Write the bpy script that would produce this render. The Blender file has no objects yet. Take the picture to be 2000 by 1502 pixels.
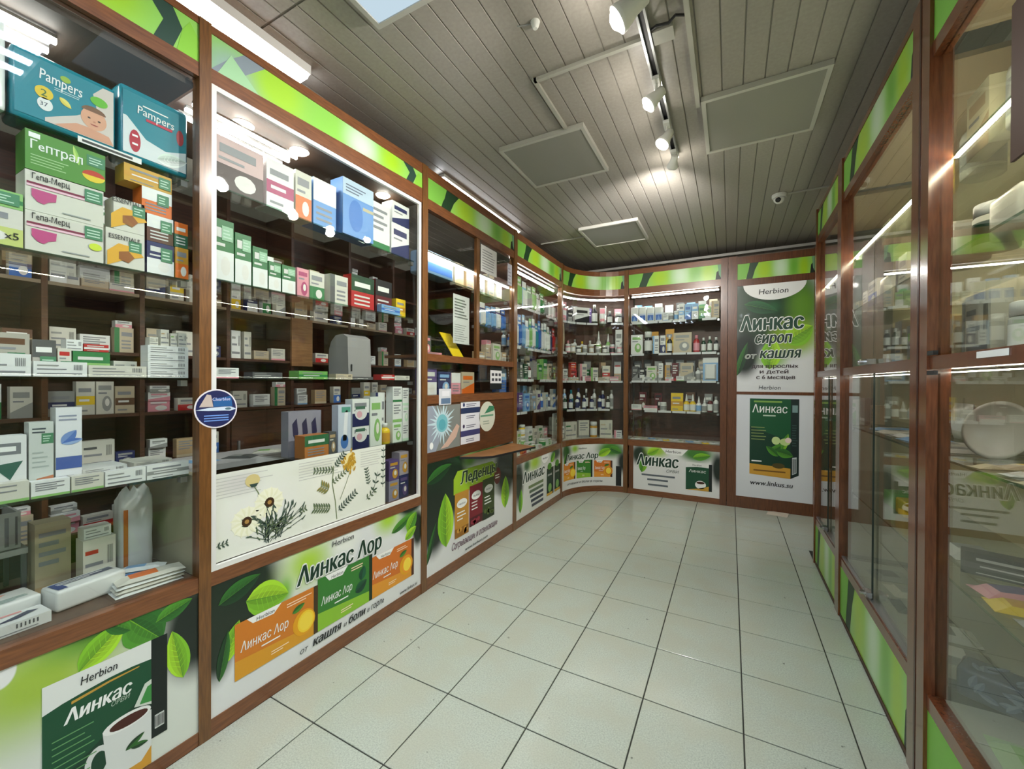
import bpy, bmesh, math, random
from mathutils import Vector, Matrix
random.seed(7)
SC = bpy.context.scene
COL = SC.collection
PI = math.pi
# ------------------------------------------------------------------ camera
F_PX, YAW, PITCH, ROLL, CAM_H = 800.87, math.radians(28.031), math.radians(-0.30), math.radians(0.269), 1.439
fwd = Vector((-math.sin(YAW)*math.cos(PITCH), math.cos(YAW)*math.cos(PITCH), math.sin(PITCH)))
rgt = Vector((math.cos(YAW), math.sin(YAW), 0)); upv = rgt.cross(fwd)
r2 = rgt*math.cos(ROLL) + upv*math.sin(ROLL); u2 = upv*math.cos(ROLL) - rgt*math.sin(ROLL)
cd = bpy.data.cameras.new('camera'); cam = bpy.data.objects.new('camera', cd); COL.objects.link(cam)
cd.sensor_fit = 'HORIZONTAL'; cd.sensor_width = 36.0; cd.lens = F_PX/2000*36.0; cd.clip_start = 0.02
cam.matrix_world = Matrix(((r2.x, u2.x, -fwd.x, 0), (r2.y, u2.y, -fwd.y, 0), (r2.z, u2.z, -fwd.z, CAM_H), (0, 0, 0, 1)))
SC.camera = cam
# ------------------------------------------------------------------ world, exposure
w = bpy.data.worlds.new('world'); SC.world = w; w.use_nodes = True
w.node_tree.nodes['Background'].inputs[0].default_value = (0.5, 0.55, 0.6, 1)
w.node_tree.nodes['Background'].inputs[1].default_value = 0.02
vs = SC.view_settings
vs.view_transform = 'Standard'; vs.look = 'None'; vs.gamma = 1.0; vs.use_curve_mapping = False
vs.exposure = 0.72
cy = SC.cycles
cy.use_denoising = True
cy.max_bounces = 10; cy.diffuse_bounces = 4; cy.glossy_bounces = 4; cy.transmission_bounces = 4; cy.transparent_max_bounces = 24
cy.sample_clamp_indirect = 4.0; cy.caustics_reflective = False; cy.caustics_refractive = False
# lamp strengths (emission)
E_PANEL, E_TUBE, E_SPOT, E_LED, E_CASE = 44.0, 18.0, 30.0, 75.0, 30.0
# ------------------------------------------------------------------ colours and materials
def lin(c): return tuple(((x/255)/12.92 if x/255 <= 0.04045 else ((x/255+0.055)/1.055)**2.4) for x in c)
CN = {'white': (232, 234, 232), 'offwhite': (214, 212, 200), 'cream': (222, 212, 178), 'gray': (150, 152, 150), 'darkgray': (84, 86, 88),
      'black': (24, 24, 28), 'blue': (58, 110, 190), 'lightblue': (132, 178, 222), 'navy': (28, 38, 92), 'purple': (92, 72, 128), 'teal': (26, 142, 158),
      'green': (40, 122, 66), 'lightgreen': (140, 190, 110), 'lime': (158, 200, 52), 'darkgreen': (14, 62, 36), 'yellow': (236, 200, 40), 'gold': (206, 152, 50),
      'orange': (226, 112, 36), 'red': (184, 34, 36), 'pink': (226, 150, 164), 'maroon': (96, 22, 32), 'brown': (96, 62, 40), 'tan': (186, 160, 122), 'beige': (196, 182, 156),
      'magenta': (176, 60, 110), 'silver': (186, 190, 194), 'skin': (214, 160, 130), 'mint': (196, 226, 200)}
MATS = {}
def nodes(name):
    m = bpy.data.materials.new(name); m.use_nodes = True
    return m, m.node_tree, m.node_tree.nodes['Principled BSDF']
def mat(c, rough=0.45, metal=0.0, coat=0.0):
    if isinstance(c, bpy.types.Material): return c
    k = (c, rough, metal, coat)
    if k in MATS: return MATS[k]
    rgb = lin(CN[c]) if isinstance(c, str) else lin(c)
    m, nt, b = nodes('paint_' + (c if isinstance(c, str) else '_'.join(map(str, c))))
    b.inputs['Base Color'].default_value = (*rgb, 1); b.inputs['Roughness'].default_value = rough
    b.inputs['Metallic'].default_value = metal; b.inputs['Coat Weight'].default_value = coat
    MATS[k] = m
    return m
def emis(name, col, s):
    m = bpy.data.materials.new(name); m.use_nodes = True; nt = m.node_tree; nt.nodes.clear()
    e = nt.nodes.new('ShaderNodeEmission'); o = nt.nodes.new('ShaderNodeOutputMaterial')
    e.inputs[0].default_value = (*col, 1); e.inputs[1].default_value = s; nt.links.new(e.outputs[0], o.inputs[0])
    return m
def grain(name, c1, c2, rough, scale, stretch, bump=0.0, coat=0.0):
    m, nt, b = nodes(name); N = nt.nodes; Lk = nt.links
    tc = N.new('ShaderNodeTexCoord'); mp = N.new('ShaderNodeMapping'); mp.inputs['Scale'].default_value = stretch
    nz = N.new('ShaderNodeTexNoise'); nz.inputs['Scale'].default_value = scale; nz.inputs['Detail'].default_value = 6
    rp = N.new('ShaderNodeValToRGB'); rp.color_ramp.elements[0].position = 0.3; rp.color_ramp.elements[1].position = 0.7
    rp.color_ramp.elements[0].color = (*lin(c1), 1); rp.color_ramp.elements[1].color = (*lin(c2), 1)
    Lk.new(tc.outputs['Object'], mp.inputs[0]); Lk.new(mp.outputs[0], nz.inputs[0]); Lk.new(nz.outputs[0], rp.inputs[0]); Lk.new(rp.outputs[0], b.inputs['Base Color'])
    b.inputs['Roughness'].default_value = rough; b.inputs['Coat Weight'].default_value = coat; b.inputs['Coat Roughness'].default_value = 0.15
    if bump:
        bp = N.new('ShaderNodeBump'); bp.inputs['Strength'].default_value = bump; bp.inputs['Distance'].default_value = 0.002
        Lk.new(nz.outputs[0], bp.inputs['Height']); Lk.new(bp.outputs[0], b.inputs['Normal'])
    return m
def glassmat(name, tint, ior=1.5, rough=0.0):
    m = bpy.data.materials.new(name); m.use_nodes = True; nt = m.node_tree; nt.nodes.clear(); N = nt.nodes; Lk = nt.links
    t = N.new('ShaderNodeBsdfTransparent'); t.inputs[0].default_value = (*tint, 1)
    g = N.new('ShaderNodeBsdfGlossy'); g.inputs['Roughness'].default_value = rough
    lw = N.new('ShaderNodeLayerWeight'); lw.inputs[0].default_value = 0.5          # facing = 1 - |cos|, Schlick below
    pw = N.new('ShaderNodeMath'); pw.operation = 'POWER'; pw.inputs[1].default_value = 4.2
    f0 = ((ior-1)/(ior+1))**2
    ma = N.new('ShaderNodeMath'); ma.operation = 'MULTIPLY_ADD'; ma.inputs[1].default_value = 1-f0; ma.inputs[2].default_value = f0
    mx = N.new('ShaderNodeMixShader'); o = N.new('ShaderNodeOutputMaterial')
    Lk.new(lw.outputs['Facing'], pw.inputs[0]); Lk.new(pw.outputs[0], ma.inputs[0])
    Lk.new(ma.outputs[0], mx.inputs[0]); Lk.new(t.outputs[0], mx.inputs[1]); Lk.new(g.outputs[0], mx.inputs[2]); Lk.new(mx.outputs[0], o.inputs[0])
    return m
WOOD = grain('varnished_wood', (82, 47, 26), (110, 66, 37), 0.34, 14, (8, 8, 0.8), coat=0.4)
WOODH = grain('varnished_wood_rail', (100, 58, 31), (130, 80, 44), 0.34, 14, (0.8, 0.8, 8), coat=0.4)
WOODG = grain('golden_wood', (92, 58, 26), (122, 80, 38), 0.34, 14, (8, 8, 0.8), coat=0.4)
WOODR = grain('red_wood', (90, 48, 27), (122, 70, 42), 0.22, 14, (8, 8, 0.8), coat=0.6)
WOODD = grain('dark_wood', (58, 32, 20), (84, 48, 30), 0.5, 12, (0.8, 0.8, 8))
WOODP = grain('board_wood', (74, 42, 20), (98, 58, 29), 0.45, 10, (0.6, 0.6, 9))
WOODL = grain('light_wood', (128, 88, 52), (154, 110, 68), 0.45, 12, (0.8, 0.8, 8))
SHELFB = grain('brown_shelf', (84, 60, 46), (102, 76, 60), 0.5, 30, (1, 1, 1))
GLASS = glassmat('clear_glass', (0.95, 0.97, 0.955))
GLASSE = glassmat('green_glass_edge', (0.55, 0.75, 0.66))
GLASSR = glassmat('cabinet_glass', (0.93, 0.95, 0.92), ior=1.6)
TILE, nt, b = nodes('glazed_floor_tile')
N = nt.nodes; tc = N.new('ShaderNodeTexCoord'); oi = N.new('ShaderNodeObjectInfo')
n1 = N.new('ShaderNodeTexNoise'); n1.inputs['Scale'].default_value = 160; n1.inputs['Detail'].default_value = 4
n2 = N.new('ShaderNodeTexNoise'); n2.inputs['Scale'].default_value = 5; n2.inputs['Detail'].default_value = 5
n3 = N.new('ShaderNodeTexNoise'); n3.inputs['Scale'].default_value = 26; n3.inputs['Detail'].default_value = 2
geo = N.new('ShaderNodeNewGeometry')
for q in (n1, n2, n3): nt.links.new(geo.outputs['Position'], q.inputs['Vector'])
rp = N.new('ShaderNodeValToRGB'); rp.color_ramp.elements[0].position = 0.33; rp.color_ramp.elements[1].position = 0.62
rp.color_ramp.elements[0].color = (*lin((168, 177, 166)), 1); rp.color_ramp.elements[1].color = (*lin((194, 203, 190)), 1)
mx = N.new('ShaderNodeMix'); mx.data_type = 'RGBA'; mx.inputs[7].default_value = (*lin((184, 186, 168)), 1)
rs = N.new('ShaderNodeValToRGB'); rs.color_ramp.elements[1].color = (0.55, 0.55, 0.55, 1); rs.color_ramp.elements[0].position = 0.42; rs.color_ramp.elements[1].position = 0.62
nt.links.new(n1.outputs[0], rp.inputs[0]); nt.links.new(n2.outputs[0], rs.inputs[0]); nt.links.new(rp.outputs[0], mx.inputs[6])
nt.links.new(rs.outputs[0], mx.inputs[0])
mx2 = N.new('ShaderNodeMix'); mx2.data_type = 'RGBA'; mx2.inputs[7].default_value = (*lin((92, 94, 84)), 1)
rk = N.new('ShaderNodeValToRGB'); rk.color_ramp.elements[0].position = 0.735; rk.color_ramp.elements[1].position = 0.79
nt.links.new(n3.outputs[0], rk.inputs[0]); nt.links.new(rk.outputs[0], mx2.inputs[0]); nt.links.new(mx.outputs[2], mx2.inputs[6])
nt.links.new(mx2.outputs[2], b.inputs['Base Color']); b.inputs['Roughness'].default_value = 0.3; b.inputs['Coat Weight'].default_value = 0.2; b.inputs['Coat Roughness'].default_value = 0.12
GROUT = mat((58, 60, 54), 0.9)
PLANK = grain('painted_ceiling_plank', (152, 146, 138), (162, 156, 148), 0.42, 60, (1, 1, 1))
PLANKGAP = mat((138, 134, 126), 0.6)
WALLP = mat((176, 172, 160), 0.8)
CREAMB = mat((214, 204, 168), 0.5)
CHROME = mat((200, 202, 204), 0.18, 1.0)
ALU = mat((190, 192, 192), 0.3, 0.8)
WHITEP = mat((222, 222, 218), 0.4)
E_W = (1.0, 0.98, 0.95)
M_PANEL = emis('luminaire_glow', E_W, E_PANEL)
M_TUBE = emis('tube_glow', (0.93, 0.97, 1.0), E_TUBE)
M_SPOT = emis('spot_glow', (1.0, 0.95, 0.86), E_SPOT)
M_LED = emis('led_glow', (1.0, 0.91, 0.68), E_LED); M_LED2 = emis('led_glow_low', (1.0, 0.95, 0.84), E_LED*0.22)
M_CASE = emis('case_strip_glow', (1.0, 0.97, 0.93), E_CASE)
# ------------------------------------------------------------------ mesh building
class MB:
    def __init__(s): s.v = []; s.f = []; s.m = []; s.mats = []; s.uv = None
    def mi(s, m):
        m = mat(m) if not isinstance(m, bpy.types.Material) else m
        if m not in s.mats: s.mats.append(m)
        return s.mats.index(m)
    def face(s, pts, m):
        i = len(s.v); s.v += [tuple(p) for p in pts]; s.f.append(tuple(range(i, i+len(pts)))); s.m.append(s.mi(m))
    def box(s, x0, x1, y0, y1, z0, z1, m, fm=lambda a, b, c: (a, b, c)):
        k = s.mi(m); i = len(s.v)
        s.v += [tuple(fm(x, y, z)) for x in (x0, x1) for y in (y0, y1) for z in (z0, z1)]
        for q in ((0, 1, 3, 2), (4, 6, 7, 5), (0, 4, 5, 1), (2, 3, 7, 6), (0, 2, 6, 4), (1, 5, 7, 3)):
            s.f.append(tuple(i+j for j in q)); s.m.append(k)
        return s
    def lathe(s, prof, m, n=14, cx=0, cy=0, axis='z', sx=1, sy=1):
        k = s.mi(m); i = len(s.v); P = len(prof)
        for a in range(n):
            t = 2*PI*a/n
            for r, z in prof:
                p = (cx+r*sx*math.cos(t), cy+r*sy*math.sin(t), z)
                if axis == 'y': p = (cx+r*sx*math.cos(t), -z, cy+r*sy*math.sin(t))
                s.v.append(p)
        for a in range(n):
            for j in range(P-1):
                A = i+a*P+j; Bq = i+((a+1) % n)*P+j
                s.f.append((A, Bq, Bq+1, A+1)); s.m.append(k)
        s.f.append(tuple(i+a*P for a in range(n))[::-1]); s.m.append(k)
        s.f.append(tuple(i+a*P+P-1 for a in range(n))); s.m.append(k)
        return s
    def tube(s, pts, r, m, n=8):
        k = s.mi(m); i = len(s.v); pts = [Vector(p) for p in pts]
        for j, p in enumerate(pts):
            d = (pts[min(j+1, len(pts)-1)] - pts[max(j-1, 0)]).normalized()
            a = d.orthogonal().normalized() if j == 0 else (a - d*a.dot(d)).normalized()
            bq = d.cross(a)
            for t in range(n): s.v.append(tuple(p + (a*math.cos(2*PI*t/n) + bq*math.sin(2*PI*t/n))*r))
        for j in range(len(pts)-1):
            for t in range(n):
                A = i+j*n+t; Bq = i+j*n+(t+1) % n
                s.f.append((A, Bq, Bq+n, A+n)); s.m.append(k)
        s.f.append(tuple(i+t for t in range(n))[::-1]); s.m.append(k); e = i+(len(pts)-1)*n
        s.f.append(tuple(e+t for t in range(n))); s.m.append(k)
        return s
    def mesh(s, name, off=(0, 0, 0), smooth=False):
        me = bpy.data.meshes.new(name)
        me.from_pydata([(a-off[0], b-off[1], c-off[2]) for a, b, c in s.v], [], s.f)
        for m in s.mats: me.materials.append(m)
        me.polygons.foreach_set('material_index', s.m)
        if s.uv:
            ul = me.uv_layers.new(name='UVMap')
            for l in me.loops: ul.data[l.index].uv = s.uv[l.vertex_index]
        bm = bmesh.new(); bm.from_mesh(me); bmesh.ops.recalc_face_normals(bm, faces=bm.faces) if not s.uv else None
        bm.to_mesh(me); bm.free()
        if smooth: me.polygons.foreach_set('use_smooth', [True]*len(me.polygons))
        return me
ROOTLOC = {}
def tag(o, label=None, cat=None, group=None, kind=None):
    if label: o['label'] = label
    if cat: o['category'] = cat
    if group: o['group'] = group
    if kind: o['kind'] = kind
    return o
def link(name, me, parent=None):
    o = bpy.data.objects.new(name, me); COL.objects.link(o)
    if parent is not None: o.parent = parent; ROOTLOC[o.name] = ROOTLOC.get(parent.name, (0, 0, 0))
    return o
def root(name, loc, label, cat, group=None):
    o = bpy.data.objects.new(name, None); COL.objects.link(o); o.location = loc; o.empty_display_size = 0.1
    ROOTLOC[o.name] = tuple(loc)
    return tag(o, label, cat, group)
def part(name, mb, parent, smooth=False):
    # mesh given in world coordinates; parent (or its parent) is an un-rotated empty
    return link(name, mb.mesh(name, ROOTLOC.get(parent.name, (0, 0, 0)), smooth), parent)
def single(name, mb, label=None, cat=None, group=None, kind=None, base=None, smooth=False):
    if base is None:
        xs = [p[0] for p in mb.v]; ys = [p[1] for p in mb.v]; zs = [p[2] for p in mb.v]
        base = ((min(xs)+max(xs))/2, (min(ys)+max(ys))/2, min(zs))
    o = link(name, mb.mesh(name, base, smooth)); o.location = base; ROOTLOC[o.name] = tuple(base)
    return tag(o, label, cat, group, kind)
# ------------------------------------------------------------------ wall frames: (u along, v up, w out into the room) -> world
XL, XR, YB = -1.845, 0.612, 5.44
CXc, CYc, RC = -1.2, 4.795, 0.645
def FL(u, v, w=0): return (XL+w, u, v)
def FB(u, v, w=0): return (u, YB-w, v)
def FR(u, v, w=0): return (XR-w, -u, v)
def FC(u, v, w=0):
    a = u/RC
    return (CXc-(RC-w)*math.cos(a), CYc+(RC-w)*math.sin(a), v)
ARC = RC*PI/2
def heading(fm, u):
    a = fm(u-0.005, 0, 0); b = fm(u+0.005, 0, 0)
    return math.atan2(b[1]-a[1], b[0]-a[0])
def slab(fm, u0, u1, v0, v1, w0, w1, m, mb=None):
    mb = mb or MB(); n = 12 if fm is FC else 1
    for i in range(n):
        a = u0+(u1-u0)*i/n; b = u0+(u1-u0)*(i+1)/n
        mb.box(a, b, v0, v1, w0, w1, m, fm)
    return mb
def slope(fm, u0, u1, a0, a1, b0, b1, w0, w1, m):
    # a rail whose ends sit at different heights: (a0..a1) at u0, (b0..b1) at u1
    def g(u, v, w):
        t = (u-u0)/(u1-u0); lo = a0+(b0-a0)*t; hi = a1+(b1-a1)*t
        return fm(u, lo+(hi-lo)*v, w)
    return MB().box(u0, u1, 0, 1, w0, w1, m, g)
# ------------------------------------------------------------------ flat print
TXT = {}
GL = {}
def _raw(body):
    c = bpy.data.curves.new('lettering', 'FONT'); c.body = body; c.size = 1.0; c.resolution_u = 2
    o = bpy.data.objects.new('lettering', c); me = o.to_mesh()
    r = ([tuple(v.co[:2]) for v in me.vertices], [tuple(p.vertices) for p in me.polygons])
    o.to_mesh_clear(); bpy.data.objects.remove(o); bpy.data.curves.remove(c); return r
def glyph(ch):
    if ch not in GL:
        src = {'Р': 'P', 'е': 'e', 'х': 'x', 'н': 'и'}.get(ch, ch)
        mx_ = lambda q: max(p[0] for p in _raw(q)[0]); adv = mx_(src+'|')-mx_('|')
        v, f = _raw(src) if ch != ' ' else ([], [])
        quads = None; T_ = .083
        def bowl(cx, y0, y1, side):   # open ring end between two bars: outer/inner arcs
            ym = (y0+y1)/2; R_ = (y1-y0)/2; r_ = R_-.072; q = []
            for i in range(6):
                t0, t1 = -PI/2+PI*i/6, -PI/2+PI*(i+1)/6
                q.append([(cx+side*R_*math.cos(t0)*.85, ym+R_*math.sin(t0)), (cx+side*R_*math.cos(t1)*.85, ym+R_*math.sin(t1)), (cx+side*r_*math.cos(t1)*.8, ym+r_*math.sin(t1)), (cx+side*r_*math.cos(t0)*.8, ym+r_*math.sin(t0))])
            return q
        rc = lambda x0, y0, x1, y1: [(x0, y0), (x1, y0), (x1, y1), (x0, y1)]
        if ch == 'н': quads = [rc(.08, 0, .163, .545), rc(.425, 0, .508, .545), rc(.163, .235, .425, .315)]
        if ch in 'ьы':
            quads = [rc(.08, 0, .163, .545), rc(.163, 0, .30, .072), rc(.163, .258, .30, .33)]+bowl(.30, 0, .33, 1); adv = .50
            if ch == 'ы': quads.append(rc(.52, 0, .603, .545)); adv = .68
        if ch == 'я': quads = [rc(.36, 0, .443, .545), rc(.22, .473, .36, .545), rc(.22, .215, .36, .287), [(.05, 0), (.145, 0), (.29, .2155), (.205, .2155)]]+bowl(.22, .215, .545, -1); adv = .52
        if quads:
            v = []; f = []
            for q in quads: f.append(tuple(range(len(v), len(v)+4))); v += q
        GL[ch] = (v, f, adv)
    return GL[ch]
def text_mesh(body, size, shear, off):
    k = (body, round(size, 4), shear)
    if k not in TXT:
        vs_ = []; fs = []; x = 0.0
        for ch in body:
            v, f, adv = glyph(ch)
            for q in f: fs.append(tuple(range(len(vs_), len(vs_)+len(q)))); vs_ += [((x+v[j][0]+shear*v[j][1])*size, v[j][1]*size) for j in q]
            x += adv
        TXT[k] = (vs_, fs)
    return TXT[k]
class Art(MB):
    STEP = 0.0005
    def __init__(s): super().__init__(); s.uv = []
    def add(s, pts, faces, m, lay, jit=False):
        i = len(s.v); s.v += [(p[0], p[1], lay*s.STEP) for p in pts]; k = s.mi(m)
        for n_, f in enumerate(faces):
            s.f.append(tuple(i+j for j in f)); s.m.append(k)
            if jit:
                for j in f: s.v[i+j] = (s.v[i+j][0], s.v[i+j][1], (lay+0.05*(n_ % 4))*s.STEP)
    def poly(s, pts, m, lay=2): s.add(pts, [tuple(range(len(pts)))], m, lay); return s
    def rect(s, u0, v0, u1, v1, m, lay=2): return s.poly([(u0, v0), (u1, v0), (u1, v1), (u0, v1)], m, lay)
    def ell(s, cu, cv, ru, rv, m, lay=2, n=20, a0=0, a1=2*PI):
        return s.poly([(cu+ru*math.cos(a0+(a1-a0)*i/n), cv+rv*math.sin(a0+(a1-a0)*i/n)) for i in range(n+(a1-a0 < 6.2))], m, lay)
    def leaf(s, cu, cv, ln, wd, ang, m1, m2, lay=2, rib=None):
        s.nl = getattr(s, 'nl', 0)+1; lay += 0.09*(s.nl % 9)
        ca, sa = math.cos(ang), math.sin(ang); n = 9
        def P(t, y): x = (t-0.5)*ln; return (cu+x*ca-y*sa, cv+x*sa+y*ca)
        def h(t): return wd/2*math.sin(PI*t**0.85)**0.8
        up = [P(i/n, h(i/n)) for i in range(n+1)]; dn = [P(i/n, -h(i/n)) for i in range(n+1)]; md = [P(i/n, 0) for i in range(n+1)]
        if ln < 0.09:
            for i in range(n):
                s.add([md[i], md[i+1], up[i+1], up[i]], [(0, 1, 2, 3)], m1, lay); s.add([dn[i], dn[i+1], md[i+1], md[i]], [(0, 1, 2, 3)], m2, lay)
        else:
            sh = lambda c, k: tuple(max(0, min(255, int(x*k))) for x in c) if isinstance(c, tuple) else c
            for sg, m_ in ((1, m1), (-1, m2)):
                E_ = [[P(i/n, sg*h(i/n)*q) for i in range(n+1)] for q in (0, .34, .7, 1)]
                for q in range(3):
                    mm = sh(m_, (0.9, 1.0, 1.1)[q])
                    for i in range(n): s.add([E_[q][i], E_[q][i+1], E_[q+1][i+1], E_[q+1][i]], [(0, 1, 2, 3)], mm, lay)
                for i in range(2, n-1):
                    t = i/n; s.poly([P(t, 0), P(t+.012, 0), P(min(1, t+.16), sg*h(min(1, t+.16))*.86)], sh(m_, 1.2), lay+.03)
        if rib: s.poly([P(0, -wd*.012), P(1, -wd*.004), P(1, wd*.004), P(0, wd*.012)], rib, lay+0.05)
        return s
    def text(s, body, u, v, size, m, lay=6, shear=0.0, bold=0.0, width=None, ang=0.0, sy=1.0, outline=None, ow=0.03):
        vs_, fs = text_mesh(body, size, shear, 0.0)
        if not vs_: return s
        x0 = min(p[0] for p in vs_); x1 = max(p[0] for p in vs_); k = (width/(x1-x0)) if width else 1.0
        ca, sa = math.cos(ang), math.sin(ang)
        tr = lambda p: (u+(p[0]-x0)*k*ca-p[1]*sy*sa, v+(p[0]-x0)*k*sa+p[1]*sy*ca)
        if outline:
            e = (ow*0.8+bold*0.8)*size
            for i in range(8): s.add([(lambda q: (q[0]+e*math.cos(PI*i/4), q[1]+e*math.sin(PI*i/4)))(tr(p)) for p in vs_], fs, outline, lay-2.6+0.22*i, True)
        nb = 0 if bold < 0.001 else 1
        for i in range(-nb, nb+1): s.add([(lambda q: (q[0]+i*bold*size*0.9, q[1]+i*bold*size*0.2))(tr(p)) for p in vs_], fs, m, lay+0.22*i, True)
        return s
    def lines(s, u0, v0, u1, v1, n, m, lay=4, fill=0.5, rnd=True):
        h = (v1-v0)/n
        for i in range(n):
            e = u1 if not rnd else u0+(u1-u0)*random.uniform(0.6, 1)
            s.rect(u0, v0+i*h, e, v0+i*h+h*fill, m, lay)
        return s
    def place(s, name, parent, fm, cuts=None):
        me = bpy.data.meshes.new(name); me.from_pydata(s.v, [], s.f)
        for m in s.mats: me.materials.append(m)
        me.polygons.foreach_set('material_index', s.m)
        bm = bmesh.new(); bm.from_mesh(me)
        if cuts:
            a, b, n = cuts
            for i in range(1, n):
                bmesh.ops.bisect_plane(bm, geom=bm.verts[:]+bm.edges[:]+bm.faces[:], plane_co=(a+(b-a)*i/n, 0, 0), plane_no=(1, 0, 0))
        ul = bm.loops.layers.uv.new('UVMap')
        off = ROOTLOC.get(parent.name, (0, 0, 0))
        for f in bm.faces:
            for l in f.loops: l[ul].uv = (l.vert.co.x, l.vert.co.y)
        for v in bm.verts:
            p = fm(v.co.x, v.co.y, v.co.z); v.co = (p[0]-off[0], p[1]-off[1], p[2]-off[2])
        bm.to_mesh(me); bm.free()
        return link(name, me, parent)
def blobmat(name, base, blobs, rough=0.35):
    m, nt, b = nodes(name); N = nt.nodes; Lk = nt.links
    uv = N.new('ShaderNodeUVMap'); uv.uv_map = 'UVMap'; prev = None
    for (cu, cv, ru, rv, soft, col) in blobs:
        sub = N.new('ShaderNodeVectorMath'); sub.operation = 'SUBTRACT'; sub.inputs[1].default_value = (cu, cv, 0); Lk.new(uv.outputs[0], sub.inputs[0])
        mul = N.new('ShaderNodeVectorMath'); mul.operation = 'MULTIPLY'; mul.inputs[1].default_value = (1/ru, 1/rv, 0); Lk.new(sub.outputs[0], mul.inputs[0])
        ln = N.new('ShaderNodeVectorMath'); ln.operation = 'LENGTH'; Lk.new(mul.outputs[0], ln.inputs[0])
        mr = N.new('ShaderNodeMapRange'); mr.interpolation_type = 'SMOOTHSTEP'
        mr.inputs['From Min'].default_value = 1-soft; mr.inputs['From Max'].default_value = 1.0; mr.inputs['To Min'].default_value = 1; mr.inputs['To Max'].default_value = 0
        Lk.new(ln.outputs['Value'], mr.inputs['Value'])
        x = N.new('ShaderNodeMix'); x.data_type = 'RGBA'; x.inputs[7].default_value = (*lin(CN[col] if isinstance(col, str) else col), 1)
        Lk.new(mr.outputs[0], x.inputs[0])
        if prev: Lk.new(prev, x.inputs[6])
        else: x.inputs[6].default_value = (*lin(CN[base] if isinstance(base, str) else base), 1)
        prev = x.outputs[2]
    Lk.new(prev, b.inputs['Base Color']); b.inputs['Roughness'].default_value = rough; b.inputs['Coat Weight'].default_value = 0.3
    return m
# ================================================================== the setting
ZC = 3.05
floor = single('floor', MB().box(-3.5, 1.2, -1.7, 6.1, -0.08, -0.004, GROUT), kind='structure', base=(0, 0, 0))
gx, gy = -0.742, 1.530
full = None
def tile_mesh(x0, x1, y0, y1):
    mb = MB(); b = 0.002
    mb.box(x0, x1, y0, y1, -0.004, -0.001, TILE)
    mb.v += [(x0+b, y0+b, 0), (x1-b, y0+b, 0), (x1-b, y1-b, 0), (x0+b, y1-b, 0)]
    i = 8; k = 0
    lo = [1, 5, 7, 3]   # top corners of the box: (x0,y0),(x1,y0),(x1,y1),(x0,y1)
    mb.f.append((8, 9, 10, 11)); mb.m.append(0)
    for a in range(4):
        mb.f.append((lo[a], lo[(a+1) % 4], 8+(a+1) % 4, 8+a)); mb.m.append(0)
    mb.f.pop(5); mb.m.pop(5)
    return mb.mesh('tile')
for i in range(-3, 5):
    for j in range(-7, 11):
        x0 = gx+0.4*i; x1 = x0+0.4; y0 = gy+0.4*j; y1 = y0+0.4
        cx0, cx1, cy0, cy1 = max(x0, XL+0.002), min(x1, (XR-0.002) if y0 < 4.0 else 1.11), max(y0, -1.4), min(y1, YB+0.2)
        if cx1-cx0 < 0.02 or cy1-cy0 < 0.02: continue
        g = 0.003; isfull = (cx1-cx0 > 0.3999 and cy1-cy0 > 0.3999)
        if isfull:
            if full is None: full = tile_mesh(-0.2+g, 0.2-g, -0.2+g, 0.2-g)
            o = link('tile', full, floor); o.location = (x0+0.2, y0+0.2, 0)
        else:
            o = link('tile', tile_mesh(cx0-x0-0.2+g, cx1-x0-0.2-g, cy0-y0-0.2+g, cy1-y0-0.2-g), floor); o.location = (x0+0.2, y0+0.2, 0)
ceiling = single('ceiling', MB().box(-3.5, 1.2, -1.7, 6.1, ZC+0.0055, ZC+0.08, PLANKGAP), kind='structure', base=(0, 0, ZC))
def plank_mesh(y0, y1):
    mb = MB(); h = 0.0462
    pr = [(-h-0.002, 0.005), (-h, 0.0), (h, 0.0), (h+0.002, 0.005)]
    mb.v = [(x, y, z) for y in (y0, y1) for x, z in pr]
    mb.f = [(0, 1, 5, 4), (1, 2, 6, 5), (2, 3, 7, 6)]; mb.m = [0, 0, 0]; mb.mi(PLANK)
    return mb.mesh('plank')
PLA = plank_mesh(-1.7, 6.1); PLB = plank_mesh(-1.7, 1.113); PLC = plank_mesh(1.123, 6.1)
for k in range(-36, 11):
    xc = 0.1+0.1*k
    for me in ((PLB, PLC) if xc < -1.45 else (PLA,)):
        o = link('plank', me, ceiling); o.location = (xc, 0, 0)
single('wall_left', MB().box(-3.5, -3.42, -1.7, 6.1, 0, ZC, WALLP), kind='structure')
single('wall_right', MB().box(1.12, 1.2, -1.7, 6.1, 0, ZC, WALLP), kind='structure')
single('wall_back', MB().box(-3.5, 1.2, 5.95, 6.05, 0, ZC, mat((120, 112, 100), 0.8)), kind='structure')
single('wall_front', MB().box(-3.5, 1.2, -1.7, -1.62, 0, ZC, WALLP), kind='structure')
# cable trunking at the ceiling along the back
single('trim_1', MB().box(-1.95, 1.1, 5.50, 5.53, 2.955, 2.985, mat((150, 148, 142), 0.5)), kind='structure')
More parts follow.
